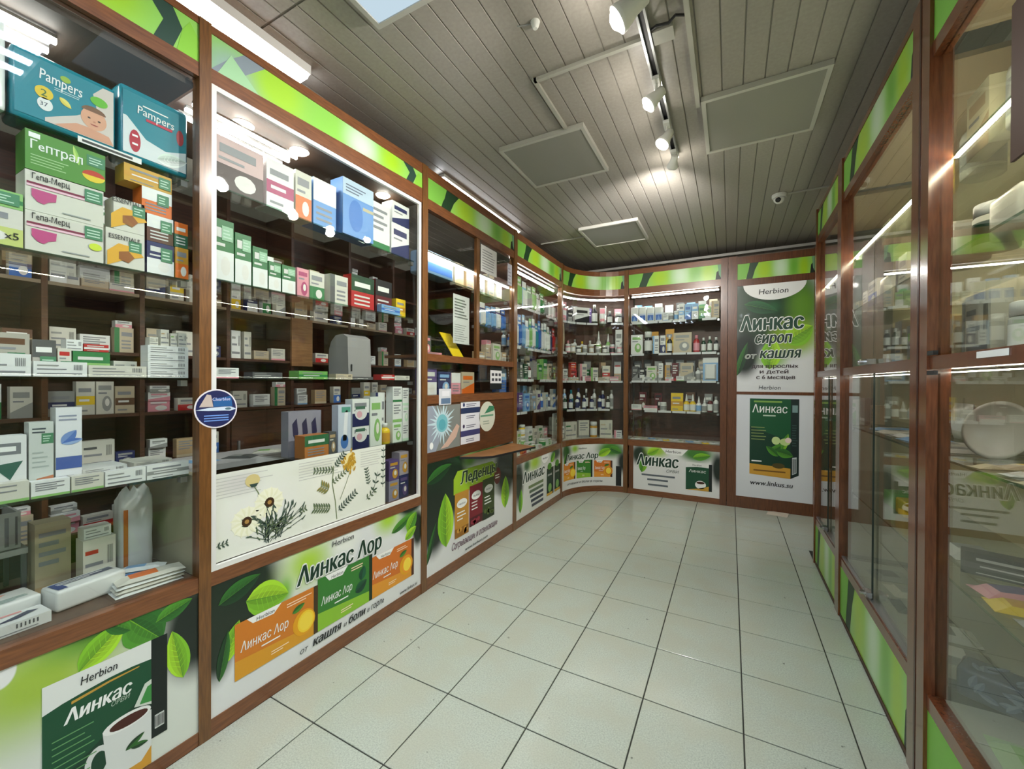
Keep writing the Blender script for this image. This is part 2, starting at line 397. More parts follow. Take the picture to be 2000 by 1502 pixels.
# ================================================================== display cases
LEAF1, LEAF2, LEAF3, LEAF4, LEAFD, LEAFB = (154, 202, 44), (118, 176, 40), (74, 138, 42), (44, 100, 38), (22, 58, 30), (12, 28, 20)
PAPER = (226, 229, 228)
def fascia(parent, fm, u0, u1, v0, v1, variant=0, cuts=None, v1b=None):
    L_ = u1-u0; H_ = v1-v0; U = lambda t: u0+t*L_; V = lambda t: v0+t*H_
    if variant == 1:
        bl = [(U(.08), V(.2), L_*.16, H_*1.2, .9, (150, 176, 178)), (U(.22), V(.6), L_*.16, H_*1.3, .8, (164, 214, 60)), (U(.42), V(.4), L_*.16, H_*1.2, .9, (140, 206, 84)),
              (U(.60), V(.5), L_*.14, H_*1.4, .95, (206, 232, 208)), (U(.78), V(.6), L_*.12, H_*1.3, .9, (160, 208, 40))]
    else:
        bl = [(U(.36), V(.5), L_*.18, H_*1.3, .9, (166, 206, 44)), (U(.58), V(.6), L_*.15, H_*1.5, .95, (204, 230, 196)), (U(.75), V(.5), L_*.1, H_*1.2, .95, (112, 178, 58)),
              (U(.87), V(.4), L_*.1, H_*1.2, .8, (160, 204, 36))]
    a = Art(); a.rect(u0, v0, u1, v1, blobmat('leaf_print', (146, 206, 96), bl, 0.3), 0)
    if variant == 1:
        a.poly([(U(.0), V(.0)), (U(.05), V(.55)), (U(.10), V(1)), (U(.17), V(1)), (U(.10), V(.35)), (U(.02), V(0))], (128, 142, 152), 1)
        a.poly([(U(.02), V(0)), (U(.06), V(.75)), (U(.15), V(.0))], (158, 204, 158), 2)
        a.poly([(U(.86), V(1)), (U(.905), V(.55)), (U(.88), V(0)), (U(.93), V(0)), (U(.955), V(.6)), (U(.93), V(1))], (34, 66, 54), 1)
        a.poly([(U(.94), V(0)), (U(.955), V(.6)), (U(.975), V(.9)), (U(1), V(.6)), (U(1), V(0))], (136, 200, 62), 2)
    else:
        a.poly([(U(.12), V(0)), (U(.17), V(1)), (U(.29), V(1)), (U(.24), V(.55)), (U(.205), V(0))], LEAFD, 1)
        a.poly([(U(0), V(.0)), (U(0), V(1)), (U(.17), V(1)), (U(.15), V(.5)), (U(.12), V(.1)), (U(.07), V(0))], (120, 184, 70), 2)
        a.poly([(U(.945), V(0)), (U(.955), V(.5)), (U(1), V(.75)), (U(1), V(0))], LEAFB, 1)
        a.poly([(U(.965), V(1)), (U(.98), V(.3)), (U(1), V(.1)), (U(1), V(1))], (112, 160, 120), 2)
    return a.place('fascia_print', parent, fm, cuts)
def tilt(fm, u0, u1, a0, a1, b0, b1):
    def g(u, v, w):
        t = (u-u0)/(u1-u0); lo = a0+(b0-a0)*t; hi = a1+(b1-a1)*t
        return fm(u, lo+(hi-lo)*v, w)
    return g
def post(p, fm, u0, u1, v0, v1, m=None, w0=-0.045, w1=0.008): return part('post', slab(fm, u0, u1, v0, v1, w0, w1, m or WOODG), p)
def rail(p, fm, u0, u1, v0, v1, m=None, w0=-0.04, w1=0.004, name='rail'): return part(name, slab(fm, u0, u1, v0, v1, w0, w1, m or WOODH), p)
def pane(p, fm, u0, u1, v0, v1, w=-0.02, m=None, name='glass_pane'): return part(name, slab(fm, u0, u1, v0, v1, w-0.003, w+0.003, m or GLASS), p)
def gshelf(p, fm, u0, u1, z, w0=-0.04, depth=0.34, brackets=True, strips=False):
    s = part('glass_shelf', slab(fm, u0, u1, z-0.008, z, w0-depth, w0, GLASS), p)
    part('shelf_edge', slab(fm, u0, u1, z-0.008, z, w0, w0+0.001, GLASSE), s)
    if strips:
        n_ = max(2, int((u1-u0)/0.16)); L_ = (u1-u0-0.05)/n_
        for i in range(n_):
            if (i*7+int(z*10)) % 5 == 0: continue
            part('price_strip', slab(fm, u0+0.025+L_*i, u0+0.025+L_*(i+0.93), z-0.021, z+0.006, w0+0.0015, w0+0.003, mat((218, 220, 222), .4)), s)
    if brackets:
        for uu in (u0+0.004, u1-0.026): part('shelf_bracket', slab(fm, uu, uu+0.022, z-0.032, z-0.009, w0-0.03, w0-0.002, ALU), s)
    return s
def soffit(p, fm, u0, u1, z, depth, m=None): return part('soffit', slab(fm, u0, u1, z, z+0.02, -depth, -0.04, m or WOODD), p)
def backboard(p, fm, u0, u1, v0, v1, w, m=None): return part('back_panel', slab(fm, u0, u1, v0, v1, w-0.015, w, m or WOODD), p)
def strip(p, fm, u0, u1, z, w, m=None, r=0.011, name='light_strip'):
    mb = slab(fm, u0, u1, z-r, z+r, w-r, w+r, m or M_CASE)
    o = part(name, mb, p)
    part('strip_holder', slab(fm, u0, u1, z+r+0.001, z+r+0.012, w-r-0.004, w+r+0.004, ALU), o); return o
def panelbox(p, fm, u0, u1, v0, v1, name='plinth_panel', m=None): return part(name, slab(fm, u0, u1, v0, v1, -0.03, -0.004, m or mat('offwhite')), p)

# ---- S1: left window nearest the camera
S1 = root('display_case', (XL, 0.25, 0), 'wood-framed glass window case nearest on the left, diaper packs on its top shelf', 'display case', 'shop display cases')
post(S1, FL, 0.843, 0.885, 0, 2.865); post(S1, FL, -0.40, -0.35, 0, 2.865)
rail(S1, FL, -0.35, 0.843, 2.835, 2.865); rail(S1, FL, -0.35, 0.843, 2.630, 2.685); rail(S1, FL, -0.35, 0.843, 0.605, 0.662); rail(S1, FL, -0.35, 0.843, 0, 0.052)
panelbox(S1, FL, -0.35, 0.843, 2.685, 2.835, 'fascia_panel'); panelbox(S1, FL, -0.35, 0.843, 0.052, 0.605)
fascia(S1, FL, -0.35, 0.843, 2.685, 2.835, 1)
pane(S1, FL, -0.35, 0.843, 0.662, 2.63)
soffit(S1, FL, -0.35, 0.843, 2.60, 0.75, mat((74, 62, 54), 0.6))
part('wooden_shelf', slab(FL, -0.35, 0.843, 0.642, 0.662, -0.62, -0.041, SHELFB), S1)
for z in (2.235, 1.84, 1.45, 1.07): gshelf(S1, FL, -0.35, 0.835, z, -0.055, 0.30)
part('end_panel', slab(FL, 0.846, 0.878, 0.662, 1.06, -0.62, -0.046, mat((166, 160, 136), 0.6)), S1)
for ww in (-0.165, -0.245): strip(S1, FL, -0.3, 0.50, 2.575, ww, M_CASE, 0.007, 'tube_light')
# ---- S2: white framed window
S2 = root('display_case', (XL, 1.52, 0), 'wide glass window case with white inner frame and botanical print along its base', 'display case', 'shop display cases')
post(S2, FL, 2.16, 2.215, 0, 2.915)
part('rail', slope(FL, 0.885, 2.16, 2.83, 2.862, 2.845, 2.915, -0.04, 0.004, WOODH), S2)
part('rail', slope(FL, 0.885, 2.16, 2.632, 2.690, 2.650, 2.745, -0.04, 0.004, WOODH), S2)
rail(S2, FL, 0.885, 2.16, 0.610, 0.668); rail(S2, FL, 0.885, 2.16, 0, 0.07)
part('fascia_panel', slope(FL, 0.885, 2.16, 2.69, 2.83, 2.745, 2.845, -0.03, -0.004, mat('offwhite')), S2); panelbox(S2, FL, 0.885, 2.16, 0.07, 0.61)
fascia(S2, tilt(FL, 0.885, 2.16, 2.69, 2.83, 2.745, 2.845), 0.885, 2.16, 0, 1, 1)
pane(S2, FL, 0.885, 2.16, 0.668, 2.635)
fr = MB()
slab(FL, 0.887, 0.905, 0.668, 2.632, -0.012, 0.004, WHITEP, fr); slab(FL, 2.128, 2.15, 0.668, 2.645, -0.012, 0.004, WHITEP, fr)
slab(FL, 0.905, 2.128, 0.668, 0.688, -0.012, 0.004, WHITEP, fr)
fr2 = slope(FL, 0.905, 2.128, 2.612, 2.632, 2.625, 2.645, -0.012, 0.004, WHITEP); i0 = len(fr.v); fr.v += fr2.v; fr.f += [tuple(i0+j for j in f) for f in fr2.f]; fr.m += fr2.m
part('white_inner_frame', fr, S2)
soffit(S2, FL, 0.885, 2.16, 2.645, 0.75, mat((82, 58, 42), 0.55))
for z, a, b in ((2.26, 0.89, 2.15), (1.87, 0.89, 2.15), (1.45, 0.89, 2.15), (1.045, 1.30, 2.15)): gshelf(S2, FL, a, b, z, -0.06, 0.32)
part('wooden_shelf', slab(FL, 0.89, 2.15, 0.648, 0.668, -0.62, -0.041, SHELFB), S2)
for ww in (-0.17, -0.235, -0.30): strip(S2, FL, 0.9, 1.37, 2.608, ww, M_CASE, 0.006, 'tube_light')
for (yy, xx) in ((1.11, -2.03), (1.376, -2.0), (1.95, -1.99)):
    d = MB().lathe([(0.036, 2.636), (0.036, 2.643)], M_SPOT, 20); d.v = [(xx+a, yy+b, c) for a, b, c in d.v]; dl = part('downlight', d, S2)
    d = MB().lathe([(0.047, 2.6435), (0.047, 2.6449)], WHITEP, 20); d.v = [(xx+a, yy+b, c) for a, b, c in d.v]; part('downlight_ring', d, dl)
# ---- S3: cashier hatch
S3 = root('display_case', (XL, 2.85, 0), 'cashier hatch bay with sliding glass, stickered wooden board and small tray shelf', 'display case', 'shop display cases')
post(S3, FL, 3.49, 3.555, 0, 2.915)
rail(S3, FL, 2.215, 3.49, 2.845, 2.912); rail(S3, FL, 2.215, 3.49, 2.63, 2.70); rail(S3, FL, 2.215, 3.49, 1.585, 1.635); rail(S3, FL, 2.215, 3.49, 1.285, 1.345); rail(S3, FL, 2.215, 3.49, 0, 0.08)
panelbox(S3, FL, 2.215, 3.49, 2.70, 2.845, 'fascia_panel'); fascia(S3, FL, 2.215, 3.49, 2.70, 2.845)
panelbox(S3, FL, 2.215, 3.49, 0.08, 0.87)
part('wooden_board', slab(FL, 2.215, 3.49, 0.87, 1.285, -0.03, -0.002, WOODP), S3)
pane(S3, FL, 2.215, 2.88, 1.635, 2.63, -0.026); pane(S3, FL, 2.85, 3.49, 1.635, 2.63, -0.014); pane(S3, FL, 2.215, 3.49, 1.345, 1.585)
part('mullion', slab(FL, 2.85, 2.895, 1.635, 2.63, -0.032, -0.006, WOODG), S3)
part('wooden_shelf', slab(FL, 2.22, 3.485, 1.325, 1.345, -0.4, -0.041, WOODH), S3); part('wooden_shelf', slab(FL, 2.22, 3.485, 1.612, 1.632, -0.4, -0.041, WOODH), S3)
gshelf(S3, FL, 2.22, 3.485, 2.22, -0.06, 0.28); gshelf(S3, FL, 2.9, 3.485, 1.93, -0.06, 0.28)
strip(S3, FL, 2.25, 3.47, 2.345, -0.045, M_CASE, 0.006)
tb = MB(); z0, z1 = 0.845, 0.862
pts = [(XL+0.004, 2.60), (-1.70, 2.69), (-1.64, 2.76), (-1.55, 3.37), (XL+0.014, 3.44)]
for z in (z0, z1): tb.v += [(a, b, z) for a, b in pts]
k = tb.mi(WOODL); kb = tb.mi(mat('black', 0.5)); n = 5
tb.f = [tuple(range(5))[::-1], tuple(range(5, 10))]; tb.m = [kb, k]
for q in range(5): tb.f.append((q, (q+1) % 5, 5+(q+1) % 5, 5+q)); tb.m.append(kb)
part('tray_shelf', tb, S3)
# ---- S4: straight glass case beyond the hatch
S4 = root('display_case', (XL, 4.16, 0), 'narrow straight glass case between the cashier hatch and the curved corner case', 'display case', 'shop display cases')
post(S4, FL, 4.742, 4.793, 0, 2.91)
rail(S4, FL, 3.555, 4.742, 2.84, 2.905); rail(S4, FL, 3.555, 4.742, 2.61, 2.68); rail(S4, FL, 3.555, 4.742, 0.63, 0.695); rail(S4, FL, 3.555, 4.742, 0, 0.075)
panelbox(S4, FL, 3.555, 4.742, 2.68, 2.84, 'fascia_panel'); fascia(S4, FL, 3.555, 4.742, 2.68, 2.84); panelbox(S4, FL, 3.555, 4.742, 0.075, 0.63)
pane(S4, FL, 3.555, 4.742, 0.695, 2.61); soffit(S4, FL, 3.555, 4.742, 2.60, 0.42)
backboard(S4, FL, 3.555, 4.79, 0.66, 2.6, -0.42); part('wooden_shelf', slab(FL, 3.56, 4.74, 0.675, 0.695, -0.42, -0.041, mat('offwhite')), S4)
for z in (2.22, 1.80, 1.47, 1.13): gshelf(S4, FL, 3.56, 4.74, z, -0.05, 0.33, strips=True)
strip(S4, FL, 3.6, 4.735, 2.575, -0.10, None, 0.008); 
# ---- S5: curved corner case
S5 = root('display_case', (CXc-0.3, CYc+0.3, 0), 'concave curved corner glass case joining the left row to the back', 'display case', 'shop display cases')
post(S5, FC, ARC-0.035, ARC+0.02, 0, 2.91)
for a, b in ((2.845, 2.905), (2.585, 2.67), (0.63, 0.70), (0, 0.075)): rail(S5, FC, 0.02, ARC-0.03, a, b)
panelbox(S5, FC, 0.02, ARC-0.03, 2.67, 2.845, 'fascia_panel'); fascia(S5, FC, 0.02, ARC-0.03, 2.67, 2.845, 0, (0.02, ARC-0.03, 24)); panelbox(S5, FC, 0.02, ARC-0.03, 0.075, 0.63)
pane(S5, FC, 0.02, ARC-0.03, 0.70, 2.585); soffit(S5, FC, 0.0, ARC, 2.60, 0.40)
backboard(S5, FC, 0.0, ARC, 0.66, 2.6, -0.40); part('wooden_shelf', slab(FC, 0.0, ARC, 0.68, 0.70, -0.40, -0.041, mat('offwhite')), S5)
for z in (2.23, 1.83, 1.46, 1.085): gshelf(S5, FC, 0.02, ARC-0.02, z, -0.05, 0.32, strips=True)
strip(S5, FC, 0.03, ARC-0.04, 2.545, -0.08, None, 0.007)
# ---- S6: back case
S6 = root('display_case', (-0.65, YB, 0), 'straight glass case on the back side, left of the tall green poster door', 'display case', 'shop display cases')
post(S6, FB, -0.105, -0.035, 0, 2.915, WOOD); rail(S6, FB, -1.177, -0.105, 2.845, 2.91); rail(S6, FB, -1.177, -0.105, 2.585, 2.67); rail(S6, FB, -1.177, -0.105, 0.625, 0.70); rail(S6, FB, -1.177, -0.105, 0, 0.07)
part('side_stile', slab(FB, -1.16, -1.105, 0.07, 0.625, -0.03, 0.002, WOOD), S6)
panelbox(S6, FB, -1.177, -0.105, 2.67, 2.845, 'fascia_panel'); fascia(S6, FB, -1.177, -0.105, 2.67, 2.845); panelbox(S6, FB, -1.105, -0.105, 0.07, 0.625)
pane(S6, FB, -1.177, -0.105, 0.70, 2.585); soffit(S6, FB, -1.177, -0.105, 2.60, 0.40)
backboard(S6, FB, -1.177, -0.04, 0.66, 2.6, -0.40); part('wooden_shelf', slab(FB, -1.177, -0.11, 0.68, 0.70, -0.40, -0.041, mat('offwhite')), S6)
for z in (2.225, 1.815, 1.465, 1.085): gshelf(S6, FB, -1.17, -0.115, z, -0.05, 0.32, strips=True)
strip(S6, FB, -1.15, -0.13, 2.565, -0.075, None, 0.007)
# ---- door with the tall poster
door = root('door_1', (0.43, YB, 0), 'brown wooden door faced with two green and white syrup posters', 'door'); door['kind'] = 'structure'
part('door_post', slab(FB, -0.03, 0.065, 0, 2.915, -0.05, 0.006, WOOD), door); part('door_post', slab(FB, 0.795, 0.86, 0, 2.915, -0.05, 0.006, WOODR), door)
for a, b in ((2.82, 2.90), (2.565, 2.64), (1.312, 1.345), (0.0, 0.135)): part('door_rail', slab(FB, 0.065, 0.795, a, b, -0.045, 0.004, WOOD), door)
panelbox(door, FB, 0.065, 0.795, 2.64, 2.82, 'fascia_panel'); fascia(door, FB, 0.065, 0.795, 2.64, 2.82)
dp1 = panelbox(door, FB, 0.065, 0.795, 1.345, 2.565, 'door_panel', mat(PAPER)); dp2 = panelbox(door, FB, 0.065, 0.795, 0.135, 1.312, 'door_panel', mat(PAPER))
single('trim_2', slab(FB, 0.86, 1.12, 0, 2.915, -0.05, 0.0, WOODR), kind='structure')
# ---- right-hand cabinets (u = -y)
def right_case(y0, y1, label, p0, p1):
    c = root('display_case', (XR, (y0+y1)/2, 0), label, 'display case', 'shop display cases')
    a, b = -y1, -y0
    for (q0, q1) in ((p0, p1),): post(c, FR, -q1, -q0, 0, 2.835, WOODR, -0.05, 0.012)
    rail(c, FR, a, b, 2.80, 2.832, WOODR); rail(c, FR, a, b, 2.565, 2.615, WOODR); rail(c, FR, a, b, 1.49, 1.535, WOODR); rail(c, FR, a, b, 0.315, 0.365, WOODR); rail(c, FR, a, b, 0, 0.02, WOODD)
    panelbox(c, FR, a, b, 2.615, 2.80, 'fascia_panel'); fascia(c, FR, a, b, 2.615, 2.80)
    panelbox(c, FR, a, b, 0.02, 0.315); fo = fascia(c, FR, a, b, 0.02, 0.315); fo.name = 'plinth_print'
    backboard(c, FR, a, b, 0.33, 2.8, -0.46, CREAMB)
    part('cabinet_base', slab(FR, a, b, 0.33, 0.362, -0.46, -0.041, mat((176, 176, 164), .5)), c)
    soffit(c, FR, a, b, 2.62, 0.46, mat((150, 130, 104), .6))
    return c
RB_ = right_case(2.08, 3.20, 'red-brown glass cabinet in the middle of the right side, paired lower sliding panes', 3.20, 3.30)
RC_ = right_case(0.2, 1.93, 'red-brown glass cabinet nearest on the right, packets on its lower shelves', 1.93, 2.08)
RA_ = right_case(3.30, 4.06, 'narrow far right glass cabinet mirroring the poster door', 4.045, 4.075)
part('end_panel', MB().box(XR, 1.08, 4.062, 4.07, 0.02, 2.6, GLASSR), RA_)
part('half_post', slab(FR, -2.012, -1.998, 0, 2.835, 0.0121, 0.0135, mat((58, 26, 16), .3)), RC_)
for c, y0, y1 in ((RA_, 3.30, 4.045), (RB_, 2.08, 3.20), (RC_, 0.2, 1.93)):
    a, b = -y1, -y0; mid = (a+b)/2
    pane(c, FR, a, b, 1.535, 2.565, -0.02, GLASSR)
    if c is RC_: pane(c, FR, a, b, 0.365, 1.49, -0.02, GLASSR)
    else:
        mid = -2.635 if c is RB_ else -3.68
        g1 = pane(c, FR, a, mid+0.012, 0.365, 1.49, -0.014, GLASSR, 'sliding_pane'); pane(c, FR, mid-0.012, b, 0.365, 1.49, -0.026, GLASSR, 'sliding_pane')
        part('pane_edge', slab(FR, mid+0.012, mid+0.0135, 0.365, 1.49, -0.018, -0.010, mat((40, 52, 46), .3)), g1)
        part('track', slab(FR, a, b, 0.365, 0.375, -0.034, -0.004, ALU), c)
        lk = part('lock', slab(FR, mid-0.03, mid+0.03, 0.385, 0.41, -0.010, 0.014, CHROME), c)
        lm = MB().lathe([(0.011, 0), (0.011, 0.016), (0.006, 0.02)], CHROME, 12, 0, 0); lm.v = [(XR-0.014-z, -mid+x, 0.398+y) for x, y, z in lm.v]; part('lock_barrel', lm, lk)
    for z in (2.22, 1.89, 1.18, 0.78): gshelf(c, FR, (a+0.01) if c is not RC_ else -2.074, b-0.01, z, -0.052, 0.38)
    part('wooden_shelf', slab(FR, a, b, 1.496, 1.514, -0.46, -0.041, WOODR), c)
    for z in (2.207, 1.482):
        n = int((b-a)/0.02); mb = MB()
        for i in range(n): mb.box(a+0.02*i, a+0.02*i+0.013, z-0.003, z, -0.062, -0.05, M_LED if z > 2 else M_LED2, FR)
        lt = part('led_tape', mb, c)
for (yy, zz) in ((1.915, 1.545), (1.915, 1.478)): part('hinge', slab(FR, -yy, -yy+0.05, zz-0.007, zz+0.007, 0.004, 0.016, mat('black', .4)), RC_)
hl = part('lock', slab(FR, -2.69, -2.59, 1.536, 1.562, -0.012, 0.022, CHROME), RB_)
lm = MB().lathe([(0.016, 0), (0.016, 0.02), (0.01, 0.026)], CHROME, 14); lm.v = [(XR-0.022-z, 2.64+x, 1.548+y) for x, y, z in lm.v]; part('lock_barrel', lm, hl)
# ================================================================== ceiling fittings
M_DIM = emis('panel_glow', (0.70, 0.88, 1.0), 0.48)
def luminaire(x0, y0, lit, label, dim=False):
    c = root('ceiling_luminaire', (x0+0.3, y0+0.3, ZC-0.03), label, 'ceiling light', 'square ceiling luminaires')
    mb = MB(); z0, z1 = ZC-0.03, ZC-0.001; t = 0.022; fm_ = mat((188, 186, 178), .4)
    for a in ((x0, x0+0.6, y0, y0+t), (x0, x0+0.6, y0+0.6-t, y0+0.6), (x0, x0+t, y0+t, y0+0.6-t), (x0+0.6-t, x0+0.6, y0+t, y0+0.6-t)): mb.box(*a, z0, z1, fm_)
    part('frame', mb, c)
    part('tray', MB().box(x0+t, x0+0.6-t, y0+t, y0+0.6-t, z1-0.006, z1, mat('white')), c)
    if dim: part('diffuser', MB().box(x0+t, x0+0.6-t, y0+t, y0+0.6-t, z0+0.006, z0+0.009, M_DIM), c)
    elif lit:
        for i in range(4):
            xc = x0+0.09+0.14*i
            part('tube', MB().box(xc-0.02, xc+0.02, y0+0.03, y0+0.57, z1-0.016, z1-0.007, M_PANEL), c)
        part('diffuser', MB().box(x0+t, x0+0.6-t, y0+t, y0+0.6-t, z0+0.004, z0+0.006, glassmat('prism_cover', (0.85, 0.9, 0.97))), c)
    else: part('diffuser', MB().box(x0+t, x0+0.6-t, y0+t, y0+0.6-t, z0+0.006, z0+0.009, mat((142, 140, 132), .55)), c)
luminaire(-1.405, 0.75, True, 'pale glowing square panel at the top edge, above the left window cases', True)
luminaire(-0.97, 0.12, True, 'lit square luminaire straight overhead, out of view')
luminaire(-1.405, -0.92, True, 'lit square luminaire behind the viewer on the left')
luminaire(-0.157, -0.45, True, 'lit square luminaire just behind the viewer on the right')  # unseen luminaire, added to throw more light into the left window cases
luminaire(-0.157, -1.25, True, 'lit square luminaire behind the viewer on the right')  # another unseen luminaire, added for room light from behind the viewer
luminaire(-1.412, 2.443, False, 'unlit square luminaire in the middle of the ceiling, left of the spot track')
luminaire(-0.156, 2.54, False, 'large unlit square luminaire right of the spot track')
luminaire(-1.405, 4.094, False, 'small-looking unlit square luminaire far back near the corner case')
def batten(x0, x1, y0, y1, zb, label):
    c = root('tube_lamp', ((x0+x1)/2, (y0+y1)/2, zb), label, 'tube lamp', 'tube lamps behind the fascia')
    part('housing', MB().box(x0, x1, y0, y1, zb+0.02, ZC-0.001, mat((206, 206, 204), .4)), c)
    d = MB(); xm = (x0+x1)/2
    pr = [(x0+0.008, zb+0.0195), (x0+0.02, zb+0.004), (xm, zb), (x1-0.02, zb+0.004), (x1-0.008, zb+0.0195)]
    d.v = [(x, y, z) for y in (y0+0.006, y1-0.006) for x, z in pr]; d.mi(M_TUBE)
    d.f = [(i, i+1, i+6, i+5) for i in range(4)] + [(0, 1, 2, 3, 4), (9, 8, 7, 6, 5)]; d.m = [0]*6
    part('tube_cover', d, c)
batten(-2.04, -1.90, -0.2, 1.37, 2.985, 'long glowing tube lamp at the ceiling above the left window cases')
batten(-2.06, -1.96, 2.55, 3.86, 3.005, 'tube lamp edge glowing above the cashier hatch fascia')
# --- spot track
tr = root('light_track', (-0.35, 1.5, ZC-0.04), 'narrow dark ceiling track carrying small white spotlights', 'light track')
part('track_rail', MB().box(-0.372, -0.362, 0.1, 3.05, ZC-0.035, ZC-0.001, ALU), tr); part('track_rail', MB().box(-0.338, -0.328, 0.1, 3.05, ZC-0.035, ZC-0.001, ALU), tr)
part('track_slot', MB().box(-0.3615, -0.3385, 0.1, 3.05, ZC-0.018, ZC-0.002, mat('black', .5)), tr)
part('end_cap', MB().box(-0.374, -0.326, 3.051, 3.08, ZC-0.037, ZC-0.001, WHITEP), tr)
def spot(y, aim, lit, label, hz=2.93, s=1.0, cone=36.0):
    p = Vector((-0.35, y, hz)); d = Vector(aim).normalized()
    c = root('spotlight', tuple(p), label, 'spotlight', 'track spotlights')
    part('adapter', MB().box(-0.368, -0.332, y-0.04, y+0.04, ZC-0.055, ZC-0.036, WHITEP), c)
    part('stem', MB().tube([(-0.35, y, ZC-0.056), (-0.35, y, hz+0.02), p], 0.007, WHITEP), c)
    q = d.to_track_quat('Z', 'Y'); 
    def mk(prof, m, n=18):
        b = MB().lathe(prof, m, n); b.v = [tuple(p+q @ Vector(v)) for v in b.v]; return b
    h = part('head', mk([(0.018*s, -0.05*s), (0.026*s, -0.045*s), (0.03*s, 0.0), (0.044*s, 0.045*s), (0.046*s, 0.06*s), (0.040*s, 0.06*s), (0.036*s, 0.05*s)], WHITEP), c, True)
    part('lens', mk([(0.0355*s, 0.0505*s), (0.033*s, 0.066*s), (0.018*s, 0.078*s), (0.004*s, 0.081*s)], M_SPOT if lit else mat('silver', .2)), h, True)
    if lit:
        ld = bpy.data.lights.new('spot_beam', 'POINT'); ld.energy = 1.1; ld.shadow_soft_size = 0.03; ld.color = (1.0, 0.94, 0.84)
        lo = bpy.data.objects.new('spot_beam', ld); COL.objects.link(lo); lo.parent = h; lo.location = tuple(p+d*0.115*s-Vector(ROOTLOC[c.name]))
        sd = bpy.data.lights.new('spot_cone', 'SPOT'); sd.energy = cone; sd.spot_size = math.radians(125); sd.spot_blend = 0.8; sd.shadow_soft_size = 0.035; sd.color = (1.0, 0.96, 0.9)
        so = bpy.data.objects.new('spot_cone', sd); COL.objects.link(so); so.parent = h; so.location = tuple(p+d*0.12*s-Vector(ROOTLOC[c.name])); so.rotation_euler = Vector(d).to_track_quat('-Z', 'Y').to_euler()
spot(1.66, (-0.62, -0.1, -0.42), True, 'lit white spotlight closest to the top edge of the view', 2.93, 1.2)
spot(2.24, (-0.6, -0.2, -0.6), True, 'lit white spotlight second along the ceiling track', 2.93, 0.95)
spot(2.64, (-0.4, -0.3, -0.75), True, 'lit white spotlight third along the ceiling track', 2.93, 0.95)
spot(2.99, (-0.3, 0.8, -0.42), True, 'white spotlight at the far end of the track, turned away to the back', 2.955, 0.8, 90.0)
def duct(name, boxes, label, cat='cable duct'):
    mb = MB()
    for b in boxes: mb.box(*b, mat((176, 174, 164), .45))
    return single(name, mb, label, cat, 'cable ducts on the ceiling')
duct('cable_duct', [(-0.93, -0.376, 1.972, 1.992, ZC-0.018, ZC-0.0005), (-0.935, -0.915, 1.972, 2.44, ZC-0.018, ZC-0.0006)], 'thin cable duct bending from the spot track to the middle unlit luminaire')
duct('cable_duct', [(-0.185, -0.163, 0.9, 2.60, ZC-0.02, ZC-0.0005)], 'straight cable duct running along the ceiling to the right unlit luminaire')
duct('cable_duct', [(-1.95, -1.41, 4.36, 4.372, ZC-0.012, ZC-0.0005)], 'short thin duct left of the far unlit luminaire')
duct('cable_duct', [(0.40, 1.0, 4.15, 4.165, ZC-0.012, ZC-0.0005)], 'thin duct from the dome camera towards the right cabinets')
jb = root('junction_box', (-0.27, 1.95, ZC-0.03), 'small grey junction box with black cable beside the spot track', 'junction box')
part('box_body', MB().box(-0.325, -0.235, 1.94, 2.02, ZC-0.028, ZC-0.0005, mat((170, 168, 160), .5)), jb)
part('cable', MB().tube([(-0.325, 1.93, ZC-0.02), (-0.30, 1.90, ZC-0.035), (-0.25, 1.915, ZC-0.03), (-0.22, 1.90, ZC-0.02), (-0.186, 1.93, ZC-0.01)], 0.006, mat('black', .6), 6), jb)
dc = root('dome_camera', (0.358, 4.16, ZC-0.05), 'white dome security camera with dark lens on the far right ceiling', 'security camera')
part('mount', MB().lathe([(0.055, ZC-0.001), (0.055, ZC-0.02), (0.05, ZC-0.03)][::-1], WHITEP, 20, 0.358, 4.16), dc)
b = MB().lathe([(0.004, -0.046), (0.025, -0.038), (0.04, -0.022), (0.046, 0.0)], WHITEP, 20, 0.358, 4.16); b.v = [(x, y, z+ZC-0.031) for x, y, z in b.v]; bl_ = part('eyeball', b, dc, True)
b = MB().lathe([(0.02, 0.0), (0.02, 0.012), (0.014, 0.016)], mat('black', .15), 16); q = Vector((-0.25, -0.8, -0.5)).normalized().to_track_quat('Z', 'Y')
b.v = [tuple(Vector((0.358, 4.16, ZC-0.033))+q @ (Vector(v)+Vector((0, 0, 0.036)))) for v in b.v]; part('lens', b, bl_)
sk = root('ceiling_sensor', (-0.78, 1.67, ZC-0.03), 'tiny white sensor nub on the ceiling planks near the top', 'sensor')
part('base', MB().lathe([(0.01, ZC-0.03), (0.016, ZC-0.02), (0.022, ZC-0.0005)], WHITEP, 14, -0.78, 1.67), sk)
part('wire', MB().tube([(-0.80, 1.665, ZC-0.006), (-0.86, 1.65, ZC-0.004)], 0.003, mat('gray'), 6), sk)
# ================================================================== printed posters
TW, TD, TK = (240, 242, 240), (12, 52, 36), (26, 30, 32)
def sheet(a, u0, v0, u1, v1, base, blobs): return a.rect(u0, v0, u1, v1, blobmat('poster_print', base, blobs), 0)
def pbox(a, u0, v0, u1, v1, top, body, side, lay=3, arc=True, sw=0.02, head=None):
    # a medicine box drawn on a poster: face, dark side strip
    a.rect(u0, v0, u1, v1, body, lay); a.rect(u1, v0, u1+sw, v1-0.004, side, lay)
    if arc: a.poly([(u0+(u1-u0)*.30, v1), (u0+(u1-u0)*.38, v1-(v1-v0)*.13), (u0+(u1-u0)*.55, v1-(v1-v0)*.15), (u0+(u1-u0)*.72, v1)], top, lay+1)
    return a
